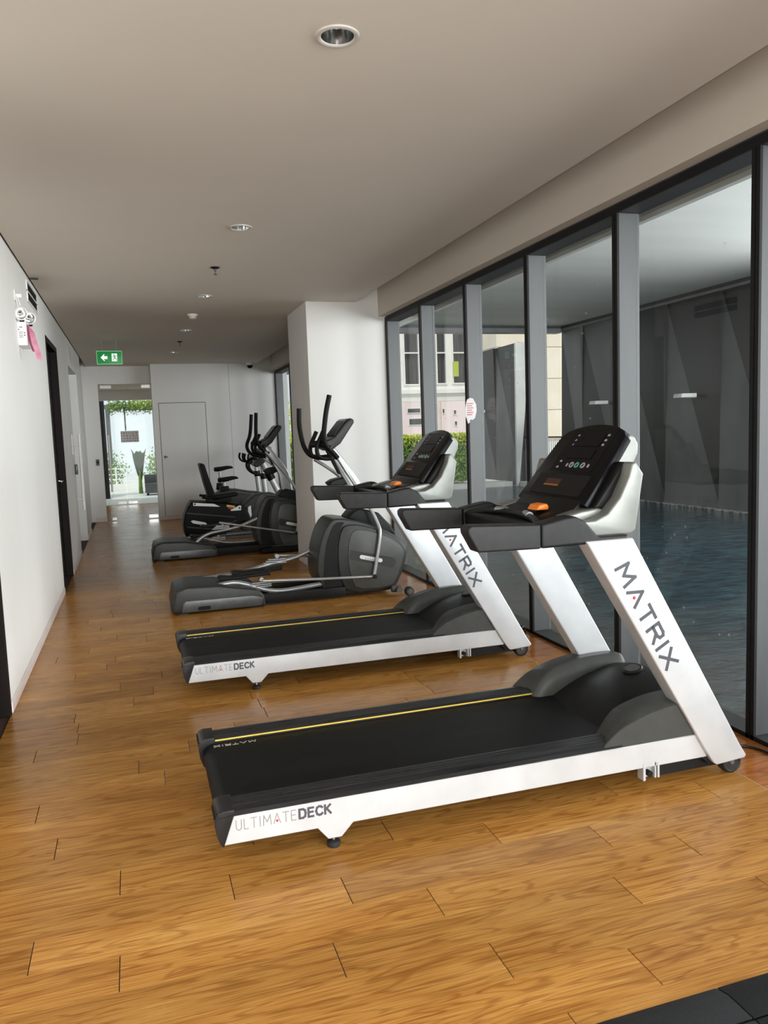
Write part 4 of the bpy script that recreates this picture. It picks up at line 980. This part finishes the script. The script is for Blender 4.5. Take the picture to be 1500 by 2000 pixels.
MB().lathe((0.686, 8.70, ZC), [(0, 0), (.055, 0), (.055, -.012), (.048, -.018), (.040, -.020), (0, -.020)], 28).build('base', MT['white'], sd, smooth=50)
MB().lathe((0.686, 8.70, ZC), [(.040, -.018), (.038, -.036), (.030, -.046), (0, -.048)], 28).build('sensor_head', MT['skirting'], sd, smooth=50)
dc = thing('dome_camera', 'small white dome camera with black eye on the ceiling by the end wall', 'camera', (2.058, 14.20, ZC))
MB().lathe((2.058, 14.20, ZC), [(0, 0), (.065, 0), (.065, -.030), (.052, -.052), (0, -.052)], 28).build('housing', MT['white'], dc, smooth=50)
MB().lathe((2.058, 14.20, ZC), [(.050, -.050), (.048, -.075), (.034, -.098), (0, -.108)], 24).build('dome', MT['glossblack'], dc, smooth=70)
hk = thing('ceiling_bracket', 'small dark bracket on the ceiling beside the air grille', 'bracket', (-.660, 6.90, ZC))
MB().box(-.69, -.63, 6.88, 6.92, ZC - .010, ZC).bevel(.003, 1).build('plate', MT['hood'], hk)

# exit sign on two short rods
xs0, xs1, zs0, zs1, ysn = -.374, -.062, 2.402, 2.572, 10.9
xsn = thing('exit_sign', 'green emergency exit sign with white arrow and running figure', 'exit sign', ((xs0 + xs1) / 2, ysn, zs1))
pn = MB().box(xs0, xs1, ysn - .012, ysn + .012, zs0, zs1).bevel(.004, 2).build('sign_panel', MT['green'], xsn)
b = MB()
for x0, x1, z0, z1 in ((xs0, xs1, zs0, zs0 + .006), (xs0, xs1, zs1 - .006, zs1), (xs0, xs0 + .006, zs0, zs1), (xs1 - .006, xs1, zs0, zs1)): b.box(x0, x1, ysn - .0145, ysn + .0145, z0, z1)
b.build('sign_rim', MT['palegreen'], xsn, smooth=0)
ax_, az_ = xs0 + .095, (zs0 + zs1) / 2
MB().prism([(ax_ - .046, az_), (ax_ - .004, az_ + .045), (ax_ + .004, az_ + .038), (ax_ - .012, az_ + .018), (ax_ + .036, az_ + .018), (ax_ + .036, az_ - .018), (ax_ - .012, az_ - .018), (ax_ + .004, az_ - .038), (ax_ - .004, az_ - .045)], 'y', ysn - .012, ysn - .0145).build('arrow', MT['exitwhite'], pn, smooth=0)
fx0, fx1, fz0, fz1 = xs1 - .128, xs1 - .062, zs0 + .038, zs1 - .034
MB().box(fx0, fx1, ysn - .0145, ysn - .012, fz0, fz1).build('doorway_symbol', MT['exitwhite'], pn, smooth=0)
rf = MB(); cxm, czm = (fx0 + fx1) / 2, (fz0 + fz1) / 2
yf = ysn - .0152
rf.cyl((cxm - .004, yf, czm + .036), (cxm - .004, yf + .001, czm + .036), .0075, 12)
for (a0, c0, a1, c1, w) in ((-.002, .026, .006, -.006, .013), (.006, -.006, -.014, -.018, .009), (-.014, -.018, -.012, -.038, .008), (.006, -.006, .020, -.022, .009), (.020, -.022, .030, -.040, .008), (0, .022, -.020, .012, .007), (-.020, .012, -.026, -.002, .006), (.0, .022, .020, .014, .007), (.020, .014, .026, .026, .006)):
    p, q = Vector((cxm + a0, 0, czm + c0)), Vector((cxm + a1, 0, czm + c1)); d = (q - p).normalized(); n = Vector((-d.z, 0, d.x)) * w / 2
    rf.prism([(v.x, v.z) for v in (p - n, q - n, q + n, p + n)], 'y', yf, yf + .001)
rf.build('running_figure', MT['green'], pn, smooth=0)
for x in (xs0 + .07, xs1 - .07): MB().cyl((x, ysn, zs1 - .004), (x, ysn, ZC), .004, 8).build('hanging_rod', MT['tube'], xsn)

# emergency light on the left wall, with its tag, lead and outlet
el_y = 5.99
em = thing('emergency_light', 'white twin-head emergency light high on the left wall', 'emergency light', (XL, el_y, 2.17))
bx = bbox('battery_box', MT['white'], em, XL, XL + .058, el_y, el_y + .26, 2.092, 2.252, .004, 2)
MB().box(XL + .006, XL + .050, el_y - .001, el_y + .002, 2.196, 2.246).build('front_plate', MT['badge'], bx, smooth=0)
for x, z in ((.020, 2.214), (.030, 2.214), (.010, 2.198)): MB().cyl((XL + x, el_y + .001, z), (XL + x, el_y - .002, z), .0035, 10).build('indicator', MT['dark'], bx)
for z in (2.176, 2.160): MB().cyl((XL + .046, el_y + .001, z), (XL + .046, el_y - .002, z), .004, 10).build('test_button', MT['dark'], bx)
b = MB()
for z in (2.180, 2.168, 2.156, 2.146): b.box(XL + .010, XL + .036, el_y - .0008, el_y + .001, z, z + .003)
b.build('box_print', MT['textgrey'], bx, smooth=0)
for k, (hx, hy) in enumerate(((XL + .034, el_y - .012), (XL + .062, el_y + .20))):
    hd = MB().lathe((hx, hy, 2.302), [(0, .075), (.020, .070), (.040, .030), (.044, .0), (.044, -.010), (.038, -.014), (.036, -.008)], 28, 'y').build('lamp_head', MT['white'], em, smooth=50)
    MB().lathe((hx, hy, 2.302), [(.037, -.008), (.030, .006), (.016, .020), (0, .024)], 24, 'y').build('lamp_reflector', MT['chrome'], hd, smooth=60)
    MB().lathe((hx, hy, 2.302), [(.0365, -.009), (.026, -.013), (0, -.015)], 24, 'y').build('lamp_lens', MT['lens'], hd, smooth=60)
    MB().box(hx - .014, hx + .014, hy + .01, hy + .035, 2.250, 2.268).build('swivel', MT['dark'], em, smooth=0)
MB().tube([(XL + .03, el_y + .02, 2.36), (XL + .018, el_y + .01, 2.42), (XL + .012, el_y - .02, 2.405), (XL + .014, el_y + .04, 2.34), (XL + .012, el_y + .13, 2.25)], .0035, 8, 2).build('lead', MT['white'], em)
ot = thing('wall_outlet', 'small white outlet with a plugged lead above the emergency light', 'outlet', (XL, el_y + .02, 2.425))
bbox('faceplate', MT['white'], ot, XL, XL + .008, el_y - .03, el_y + .08, 2.39, 2.46, .003, 1)
bbox('plug', MT['white'], ot, XL + .007, XL + .045, el_y + .0, el_y + .035, 2.41, 2.44, .004, 1)
tg = thing('hanging_tag', 'pink paper tag hanging beside the emergency light', 'tag', (XL + .058, el_y + .13, 2.25))
b = MB(); ty = el_y + .045
pts = [(.055, 2.245), (.066, 2.20), (.080, 2.13), (.098, 2.055), (.104, 2.005)]
b.loft([[(XL + x, ty, z), (XL + x + .034 * (1 if i else .4), ty + .03, z - .012), (XL + x + .034 * (1 if i else .4), ty + .0315, z - .012), (XL + x, ty + .0015, z)] for i, (x, z) in enumerate(pts)])
b.build('tag_sheet', MT['pinktag'], tg, smooth=40)
b = MB()
pts = [(.053, 2.235), (.058, 2.17), (.066, 2.11), (.082, 2.055)]
b.loft([[(XL + x, ty - .003, z), (XL + x + .016, ty - .003, z - .004), (XL + x + .016, ty - .0015, z - .004), (XL + x, ty - .0015, z)] for x, z in pts])
b.build('tag_ribbon', MT['magenta'], tg, smooth=40, label='dark magenta fold of the tag')

# return-air grille at the top of the left wall
gr = thing('air_grille', 'louvred return air grille at the top of the left wall', 'air grille', (XL, 7.06, 2.6))
bbox('backing', MT['hood'], gr, XL - .001, XL + .002, 6.74, 7.40, 2.520, 2.665, smooth=0)
for z0, z1 in ((2.508, 2.524), (2.586, 2.598), (2.661, 2.675)): bbox('frame_bar', MT['white'], gr, XL, XL + .010, 6.725, 7.415, z0, z1, .002, 1)
for y0 in (6.725, 7.40): bbox('frame_bar', MT['white'], gr, XL, XL + .010, y0, y0 + .015, 2.524, 2.661, .002, 1)
for k in range(8):
    z = 2.532 + k * .0165
    if abs(z - 2.59) < .008: continue
    MB().quad((XL + .002, 6.74, z + .006), (XL + .008, 6.74, z), (XL + .008, 7.40, z), (XL + .002, 7.40, z + .006)).build('slat', MT['hood'], gr, smooth=0)
# small switches and plates on the walls
sw = thing('light_switch', 'narrow white switch plate on the left wall before the glass side door', 'switch', (XL, 10.33, 1.40))
bbox('faceplate', MT['white'], sw, XL, XL + .010, 10.26, 10.42, 1.27, 1.51, .003, 1)
bbox('rocker', MT['skirting'], sw, XL + .009, XL + .014, 10.30, 10.38, 1.40, 1.47, .002, 1)
bbox('rocker', MT['skirting'], sw, XL + .009, XL + .014, 10.30, 10.38, 1.30, 1.37, .002, 1)
ac = thing('access_reader', 'black card reader on the left wall below the white switch', 'card reader', (XL, 10.50, 1.08))
bbox('housing', MT['switch'], ac, XL, XL + .030, 10.44, 10.54, 1.02, 1.145, .004, 2)
bbox('key_face', MT['glossblack'], ac, XL + .028, XL + .032, 10.455, 10.525, 1.035, 1.13, .001, 1)
rl = thing('exit_button', 'dark green push plate on the end wall beside the glass door', 'push button', (-.605, YL, 1.05))
bbox('plate', MT['switch'], rl, -.640, -.585, YL - .014, YL, 0.995, 1.105, .003, 1)
bbox('button', MT['glossblack'], rl, -.628, -.598, YL - .019, YL - .012, 1.03, 1.075, .003, 1)

# paper notice taped on the mullion, notice on the glass door
nt_ = thing('paper_notice', 'white paper notice with red lines taped to a grey window mullion', 'notice', (2.55, 5.752, 1.555))
ym = ys1[9] - .002      # mullion side that faces the camera
outl = [(2.515, 1.640), (2.540, 1.652), (2.566, 1.646), (2.592, 1.600), (2.594, 1.548), (2.578, 1.492), (2.556, 1.478), (2.540, 1.486), (2.532, 1.458), (2.518, 1.452), (2.508, 1.490), (2.498, 1.510), (2.500, 1.575), (2.506, 1.612)]
MB().prism(outl, 'y', ym - .0015, ym).build('sheet', MT['paper'], nt_, smooth=0)
b = MB()
for k in range(6): b.box(2.512, 2.566 - .010 * (k % 2), ym - .0024, ym - .0012, 1.605 - k * .0175, 1.612 - k * .0175)
b.build('red_lines', MT['papertext'], nt_, smooth=0)
dn = thing('door_notice', 'wide white notice with dark print stuck on the glass door', 'notice', (-.05, YL + .044, 1.485))
MB().quad((-.200, YL + .0430, 1.385), (.105, YL + .0430, 1.385), (.105, YL + .0430, 1.585), (-.200, YL + .0430, 1.585)).build('sheet', MT['thinpaper'], dn, smooth=0)
b = MB(); r2 = random.Random(3)
for row in range(4):
    x = -.190
    while x < .09:
        w = r2.uniform(.012, .035); h = r2.uniform(.018, .032); z = 1.40 + row * .046
        b.box(x, min(x + w * .55, .098), YL + .0418, YL + .0426, z, z + h * .7); x += w + r2.uniform(.012, .025)
b.build('print_marks', MT['paperdark'], dn, smooth=0)

# ------------------------------------------------------------------ rubber mats in the front right corner
def mat_tile(label, x0, x1, y0, y1, front):
    zt = .014
    pts = [(y0, 0), (y0, zt), (y1 - (.045 if front else .004), zt), (y1, .002 if front else zt - .004), (y1, 0)]
    o = MB().prism(pts, 'x', x0, x1).bevel(.0022, 2, 15).build('rubber_mat', MT['rubbermat'], None, smooth=40)
    tag(o, label, 'rubber mat', 'black rubber floor mats')
mat_tile('black rubber edge strip with ramped rim, left of the seam in the mats', 0.40, 1.2990, 1.3945, 1.5175, True)
mat_tile('black rubber edge strip with ramped rim, right of the seam under the treadmill wheel', 1.3030, 2.10, 1.3945, 1.5175, True)
mat_tile('flat black rubber mat behind the ramped edge strip, left of the seam', 0.40, 1.2990, 0.70, 1.3910, False)
mat_tile('flat black rubber mat behind the ramped edge strip, right of the seam', 1.3030, 2.10, 0.70, 1.3910, False)

# power leads
o = MB().tube([(2.30, 2.66, .04), (2.33, 2.70, .012), (2.40, 2.70, .006), (2.455, 2.66, .006), (2.478, 2.575, .006), (2.470, 2.40, .006), (2.46, 2.05, .006)], .006, 10, 2).build('power_cable', MT['cable'])
tag(o, 'black power cable lying on the red strip beside the first treadmill', 'cable')
o = MB().tube([(2.295, 4.50, .10), (2.335, 4.52, .13), (2.375, 4.57, .10), (2.400, 4.62, .010), (2.42, 4.76, .006), (2.43, 4.95, .006)], .005, 10, 2).build('power_cable', MT['cable'])
tag(o, 'thin black power cable drooping from the second treadmill to the floor', 'cable')

# ------------------------------------------------------------------ lobby and terrace beyond the glass door
lob = structure('wall_lobby')
bbox('wall_panel', MT['wall'], lob, -1.72, -1.60, YL + .12, 18.45, 0, 2.75, smooth=0)
bbox('wall_panel', MT['wall'], lob, 1.60, 1.72, YL + .12, 18.45, 0, 2.75, smooth=0)
bbox('ceiling_panel', MT['ceiling'], lob, -1.72, 1.72, YL + .12, 18.45, 2.52, 2.70, smooth=0)
bbox('head_panel', MT['wall'], lob, -1.72, 1.72, 18.38, 18.50, 2.30, 2.56, smooth=0)
d7 = structure('door_7')
bbox('pane', MT['doorglass'], d7, -1.58, -.205, 18.40, 18.41, .012, 2.295, smooth=0)
bbox('pane', MT['doorglass'], d7, -.195, 1.58, 18.40, 18.41, .012, 2.295, smooth=0)
bbox('patch_fitting', MT['chrome'], d7, -.42, -.22, 18.385, 18.425, .012, .075, .003, 1)
bbox('patch_fitting', MT['chrome'], d7, -.18, .02, 18.385, 18.425, .012, .075, .003, 1)
ter = structure('floor_terrace')
nx = 0
for i in range(-4, 5):
    for j in range(16):
        bbox('paver', MT['stone'], ter, i * .6 + .003, i * .6 + .597, 18.46 + j * .6, 18.46 + j * .6 + .594, -.06, 0.0, smooth=0)
bbox('paving_bed', MT['stone'], ter, -8, 2.62, 18.3, 32, -.3, -.012, smooth=0)
rl = thing('terrace_railing', 'low white railing with three rails across the terrace', 'railing', (-.9, 24.0, 0))
bbox('kerb', MT['railwhite'], rl, -3.2, .16, 23.95, 24.15, 0, .17, .004, 1)
for z in (.30, .44, .60): bbox('rail', MT['railwhite'], rl, -3.2, .16, 24.02, 24.06, z, z + .028, .004, 1)
for x in (-3.15, -2.2, -1.3, -.55, .11): bbox('post', MT['railwhite'], rl, x, x + .045, 24.00, 24.07, .16, .62, .004, 1)
pg = thing('pergola', 'dark steel pergola with leafy creeper hanging over the terrace', 'pergola', (-.3, 20.6, 0))
bbox('post', MT['dark'], pg, -1.02, -.62, 20.5, 20.66, 0, 2.42, .004, 1)
bbox('post', MT['beamgrey'], pg, -.60, -.50, 20.5, 20.62, .85, 2.30, .004, 1)
bbox('beam', MT['beamgrey'], pg, -1.2, 2.2, 20.52, 20.62, 2.20, 2.30, .004, 1)
bbox('drop_bar', MT['dark'], pg, -.170, -.135, 20.5, 20.54, 1.66, 2.24, .002, 1)
def leaves(name, m, par, gen, n, size, seed, kind='stuff', label=None):
    r = random.Random(seed); vs, fs = [], []
    for _ in range(n):
        c = Vector(gen(r)); a = Vector((r.uniform(-1, 1), r.uniform(-1, 1), r.uniform(-.6, 1))).normalized()
        u = a.orthogonal().normalized(); u = (Matrix.Rotation(r.uniform(0, 6.28), 3, a) @ u); w = a.cross(u)
        s = size * r.uniform(.6, 1.3); k = len(vs)
        vs += [c - u * s, c + w * s * .45 + a * s * .15, c + u * s, c - w * s * .45 + a * s * .15]
        fs += [(k, k + 1, k + 2, k + 3)]
    org = WPOS[par.name]
    me = bpy.data.meshes.new(name); me.from_pydata([v - org for v in vs], [], fs); me.materials.append(m)
    o = bpy.data.objects.new(name, me); C.objects.link(o); o.parent = par
    if kind: o['kind'] = kind
    if label: o['label'] = label
    return o
leaves('creeper_leaves', MT['leafG'], pg, lambda r: (r.uniform(-.55, 1.3), 20.6 + r.uniform(-.3, .3), 2.24 + abs(r.gauss(0, .10)) - .10 * r.random() * (1 if r.random() < .6 else 2)), 2600, .035, 5)
leaves('creeper_leaves', MT['leafY'], pg, lambda r: (r.uniform(.0, 1.3), 20.55 + r.uniform(-.3, .2), 2.30 + r.uniform(-.12, .16)), 500, .03, 6)
bn = thing('banana_plant', 'tall dark green broad-leaved plant at the end of the white railing', 'plant', (.12, 22.0, 0))
r2 = random.Random(11)
for k in range(6):
    b = MB(); ang = k * 1.05 + .3; tip = Vector((.12 + .20 * math.cos(ang), 22 + .3 * math.sin(ang), 1.34 - .05 * (k % 3)))
    base = Vector((.12 + .04 * math.cos(ang), 22, .35 + .06 * k)); rings = []
    for i in range(7):
        f = i / 6; p = base.lerp(tip, f); w = .085 * math.sin(math.pi * (.12 + .86 * f)) + .004; p.z += .10 * math.sin(f * math.pi) - .16 * f * f
        sx = Vector((-math.sin(ang), math.cos(ang), 0)) * w
        rings.append([p - sx, p + Vector((0, 0, .012)), p + sx, p + Vector((0, 0, -.004))])
    b.loft(rings).build('leaf_blade', MT['leafD'], bn, smooth=60)
MB().tube([(.12, 22, 0), (.12, 22, .6)], [.06, .035], 10).build('stalk', MT['leafG'], bn)
sf = thing('outdoor_sofa', 'low grey outdoor sofa on the pale terrace', 'sofa', (.55, 21.2, 0))
bbox('seat', MT['ebase'], sf, .22, 1.2, 20.95, 21.45, .06, .30, .03, 2)
bbox('backrest', MT['ebase'], sf, .22, 1.2, 21.40, 21.58, .25, .52, .03, 2)
for x in (.26, 1.10): bbox('leg', MT['dark'], sf, x, x + .05, 21.0, 21.05, 0, .07, smooth=0)
for (lx, ly, hh, sc) in ((.75, 26.0, 1.0, .5), (-.75, 27.0, .9, .55)):
    tr = thing('terrace_shrub', 'pale green bushy shrub behind the grey sofa' if lx > 0 else 'greyish shrub behind the low white railing', 'shrub', (lx, ly, 0))
    leaves('foliage', MT['leafG'], tr, lambda r, lx=lx, ly=ly, hh=hh, sc=sc: (lx + r.gauss(0, sc * .42), ly + r.gauss(0, .25), max(.05, hh * .55 + r.gauss(0, hh * .28))), 900, .05, int(lx * 100) + 300)
    MB().tube([(lx, ly, 0), (lx, ly, hh * .7)], [.03, .012], 8).build('stem', MT['leafD'], tr)

# ------------------------------------------------------------------ covered pool outside the windows
ZW, XW, ZS, ZT = -.10, 9.43, 3.63, 3.52
pool = structure('floor_pool')
bbox('water', MT['water'], pool, XG + .07, XW + .3, -9, 18.3, ZW - .05, ZW, smooth=0)
bbox('basin', MT['poolfloor'], pool, XG + .03, XW + .6, -9, 18.4, -1.4, -1.2, smooth=0)
bbox('coping', MT['stone'], pool, XG + .02, XG + .075, -9, 18.4, -1.2, -.02, .004, 1)
bbox('coping', MT['stone'], pool, XG + .02, XW - .2, 18.3, 18.75, -1.2, .02, .006, 1)
so = structure('ceiling_pool')
bbox('soffit', MT['soffit'], so, XG + .02, XW + 1.2, -9, 16.25, ZS, ZS + .5, smooth=0)
bbox('fascia', MT['soffit'], so, XG + .20, XG + .24, -9, 16.25, 2.55, ZS, smooth=0)
bbox('edge_beam', MT['beam'], so, XW - .06, XW + .30, -9, 16.25, ZT + .04, ZS - .001, smooth=0)
bbox('edge_lip', MT['beamgrey'], so, XW - .07, XW + .30, -9, 16.25, ZT, ZT + .045, smooth=0)
bbox('edge_beam', MT['beam'], so, XG + .24, XW - .06, 16.05, 16.25, ZT + .06, ZS - .001, smooth=0)
bbox('edge_lip', MT['beamgrey'], so, XG + .24, XW - .06, 16.04, 16.26, ZT - .04, ZT + .06, smooth=0)
# folded panel wall: each bay is two triangular facets
pwl = structure('wall_poolside')
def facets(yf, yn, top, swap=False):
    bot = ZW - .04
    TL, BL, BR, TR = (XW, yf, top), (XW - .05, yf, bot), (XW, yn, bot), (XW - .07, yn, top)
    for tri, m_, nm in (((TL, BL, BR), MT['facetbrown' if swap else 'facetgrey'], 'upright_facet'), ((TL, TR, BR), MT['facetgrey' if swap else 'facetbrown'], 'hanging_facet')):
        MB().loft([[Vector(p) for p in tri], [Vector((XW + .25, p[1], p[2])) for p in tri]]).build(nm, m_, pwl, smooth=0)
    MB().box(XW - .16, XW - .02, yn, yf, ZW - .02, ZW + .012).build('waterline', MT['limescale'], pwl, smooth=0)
y = 16.10; first = True
ysm = [16.12, 15.24] + [15.24 - 1.42 * k for k in range(1, 6)]
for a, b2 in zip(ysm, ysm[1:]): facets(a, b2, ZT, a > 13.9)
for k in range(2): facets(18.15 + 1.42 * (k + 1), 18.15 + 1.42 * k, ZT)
MB().prism([(9.24, ZW), (9.26, 3.50), (9.62, 3.52), (9.50, 1.75), (9.32, .02)], 'y', 18.08, 18.15).build('end_fin', MT['facetend'], pwl, smooth=0)
def wall_lamp(y, z, label):
    t = thing('wall_lamp', label, 'lamp', (XW - .1, y, z), 'lamps on the folded pool wall')
    MB().box(XW - .26, XW - .05, y - .02, y + .02, z - .03, z + .0).build('arm', MT['beamgrey'], t, smooth=0)
    MB().prism([(XW - .42, z - .02), (XW - .40, z + .05), (XW - .10, z + .05), (XW - .10, z - .02)], 'y', y - .11, y + .11).bevel(.008, 2).build('lamp_housing', MT['white'], t)
wall_lamp(11.58, 1.83, 'pale box lamp on the folded wall, seen through the widest window pane')
wall_lamp(14.25, 1.83, 'pale box lamp on the folded wall, next to the bright gap')
wall_lamp(20.20, 1.85, 'pale box lamp on the farther folded wall past the gap')
# railing in the gap of the folded wall
gr2 = thing('gap_railing', 'dark railing with thin bars in the gap of the folded wall', 'railing', (XW + .1, 17.1, 0))
bbox('handrail', MT['beam'], gr2, XW + .06, XW + .10, 16.13, 18.12, 1.12, 1.155, smooth=0)
for k in range(22):
    yk = 16.16 + k * .092
    MB().box(XW + .075, XW + .087, yk, yk + .012, 0.02, 1.125).build('bar', MT['beamgrey'], gr2, smooth=0)
bbox('kerb', MT['stone'], pool, XW - .1, XW + .4, 16.1, 18.2, -1.2, .02, smooth=0)
# ground beyond
gd = structure('floor_ground')
bbox('yard', MT['stone'], gd, 2.62, 60, 18.75, 70, -.3, -.02, smooth=0)
bbox('yard', MT['stone'], gd, XW + .4, 60, -10, 18.75, -.3, -.02, smooth=0)
# hedge
hg = thing('hedge', 'clipped yellow-green hedge behind the far end of the pool', 'hedge', (5.6, 19.4, 0))
bbox('core', MT['leafD'], hg, 2.95, 8.25, 19.05, 19.75, .05, 1.22, smooth=0)
def hgen(r):
    f = r.random()
    x = r.uniform(2.85, 8.35)
    if f < .72: return (x, 19.0 + r.gauss(0, .035), r.uniform(.04, 1.2))
    if f < .86: return (x, r.uniform(19.0, 19.8), 1.22 + r.gauss(0, .04))
    return (8.3 + r.gauss(0, .04), r.uniform(19.0, 19.8), r.uniform(.04, 1.25))
leaves('foliage', MT['leafG'], hg, hgen, 9000, .042, 21, label='green lower leaves')
leaves('new_growth', MT['leafY'], hg, lambda r: (r.uniform(2.85, 8.35), 19.0 + abs(r.gauss(0, .22)) - .06, 1.30 - abs(r.gauss(0, .16))), 5200, .042, 22, label='yellow new shoots on top')
for (sx, sy, sh, seed) in ((3.75, 20.9, 1.75, 31), (3.95, 22.6, 2.45, 32)):
    tr = thing('tall_shrub', 'bright yellow-green shrub seen through the far window' if seed == 31 else 'taller yellow-green shrub behind the other one in the far window', 'shrub', (sx, sy, 0))
    leaves('foliage', MT['leafY'], tr, lambda r, sx=sx, sy=sy, sh=sh: (sx + r.gauss(0, .26), sy + r.gauss(0, .2), max(.1, sh * .62 + r.gauss(0, sh * .22))), 1500, .05, seed)
    MB().tube([(sx, sy, 0), (sx, sy, sh * .8)], [.03, .012], 8).build('stem', MT['leafD'], tr)

# buildings beyond
b1 = thing('white_building', 'white building with dark framed windows above a grey ledge', 'building', (12.0, 30.3, 0))
def bp(nm, m_, x0, x1, z0, z1, y0=30.0, y1=30.3, par=b1, bev=0): return bbox(nm, m_, par, x0, x1, y0, y1, z0, z1, bev, smooth=0)
wins = [(10.42, 11.12, 3.20, 5.9), (11.80, 12.28, 3.22, 5.9), (12.50, 13.30, 3.22, 5.9), (9.2, 10.0, 3.20, 5.9), (13.9, 14.6, 3.2, 5.9)]
wins.sort()
xprev = 6.5
for (x0, x1, z0, z1) in wins:
    bp('wall_panel', MT['bldgwhite'], xprev, x0, 2.93, 6.3); xprev = x1
    bp('wall_panel', MT['bldgwhite'], x0, x1, 2.93, z0); bp('wall_panel', MT['bldgwhite'], x0, x1, z1, 6.3)
    wf = MB()
    for a in ((x0, x0 + .06, z0, z1), (x1 - .06, x1, z0, z1), (x0 + .06, x1 - .06, z0, z0 + .05), (x0 + .06, x1 - .06, 4.45, 4.50)): wf.box(a[0], a[1], 29.95, 30.08, a[2], a[3])
    w = wf.build('window_frame', MT['railwhite'], b1, smooth=0)
    MB().box(x0, x1, 30.10, 30.13, z0, z1).build('pane', MT['bldgwin'], w, smooth=0)
bp('wall_panel', MT['bldgwhite'], xprev, 15.5, 2.93, 6.3)
bp('upper_wall', MT['bldgwhite'], 6.5, 15.5, 6.3, 9.0)
bp('ledge', MT['bldgwhite'], 6.3, 15.6, 2.86, 3.02, 29.75, 30.3)
bp('soffit_band', MT['soffit'], 6.3, 15.6, 2.55, 2.86, 29.85, 30.3)
bp('side_pipe', MT['bldgbeige'], 9.98, 10.12, 2.9, 4.2, 29.8, 29.92)
bp('lime_sign', MT['lime'], 12.52, 12.74, 3.52, 4.12, 29.86, 29.93)
bp('side_wall', MT['bldgwhite'], 15.2, 15.5, 2.9, 9, 30.3, 34)
for x in (6.5, 15.2): bp('column', MT['bldgwhite'], x, x + .3, -.02, 2.56)
b2_ = thing('pink_building', 'pale pink building with small grey windows under the white one', 'building', (15.0, 40.2, 0))
def bq(nm, m_, x0, x1, z0, z1, y0=40.0, y1=40.3): return bbox(nm, m_, b2_, x0, x1, y0, y1, z0, z1, smooth=0)
bq('wall_panel', MT['bldgpink'], 8, 22, 0, 4.2)
for (x0, x1, z0, z1) in ((14.05, 14.75, 2.36, 2.56), (14.12, 14.8, 1.72, 2.02), (15.50, 15.72, 1.35, 2.9), (16.05, 16.14, 2.3, 2.5), (16.70, 16.82, 2.22, 2.42), (16.74, 16.86, 1.62, 1.82), (12.4, 13.0, 1.75, 2.05), (12.4, 13.0, 2.36, 2.56)):
    w = bq('window_frame', MT['bldgwhite'], x0 - .04, x1 + .04, z0 - .04, z1 + .04, 39.95, 40.02)
    MB().box(x0, x1, 39.93, 39.96, z0, z1).build('pane', MT['bldgwin'], w, smooth=0)
MB().tube([(15.98, 39.9, 0), (15.98, 39.9, 3.2)], .05, 8).build('downpipe', MT['bldgbeige'], b2_)
b3 = thing('beige_building', 'tall weathered beige building seen through the gap in the folded wall', 'building', (15.5, 25.0, 0))
for k in range(6):
    bbox('wall_course', MT['bldgbeige'], b3, 11.6, 19.0, 24.0, 26.0, .9 + k * 1.05, .9 + k * 1.05 + 1.035, .006, 1)
bbox('plinth', MT['bldgwhite'], b3, 11.6, 19.0, 24.02, 26.0, -.05, .9, smooth=0)
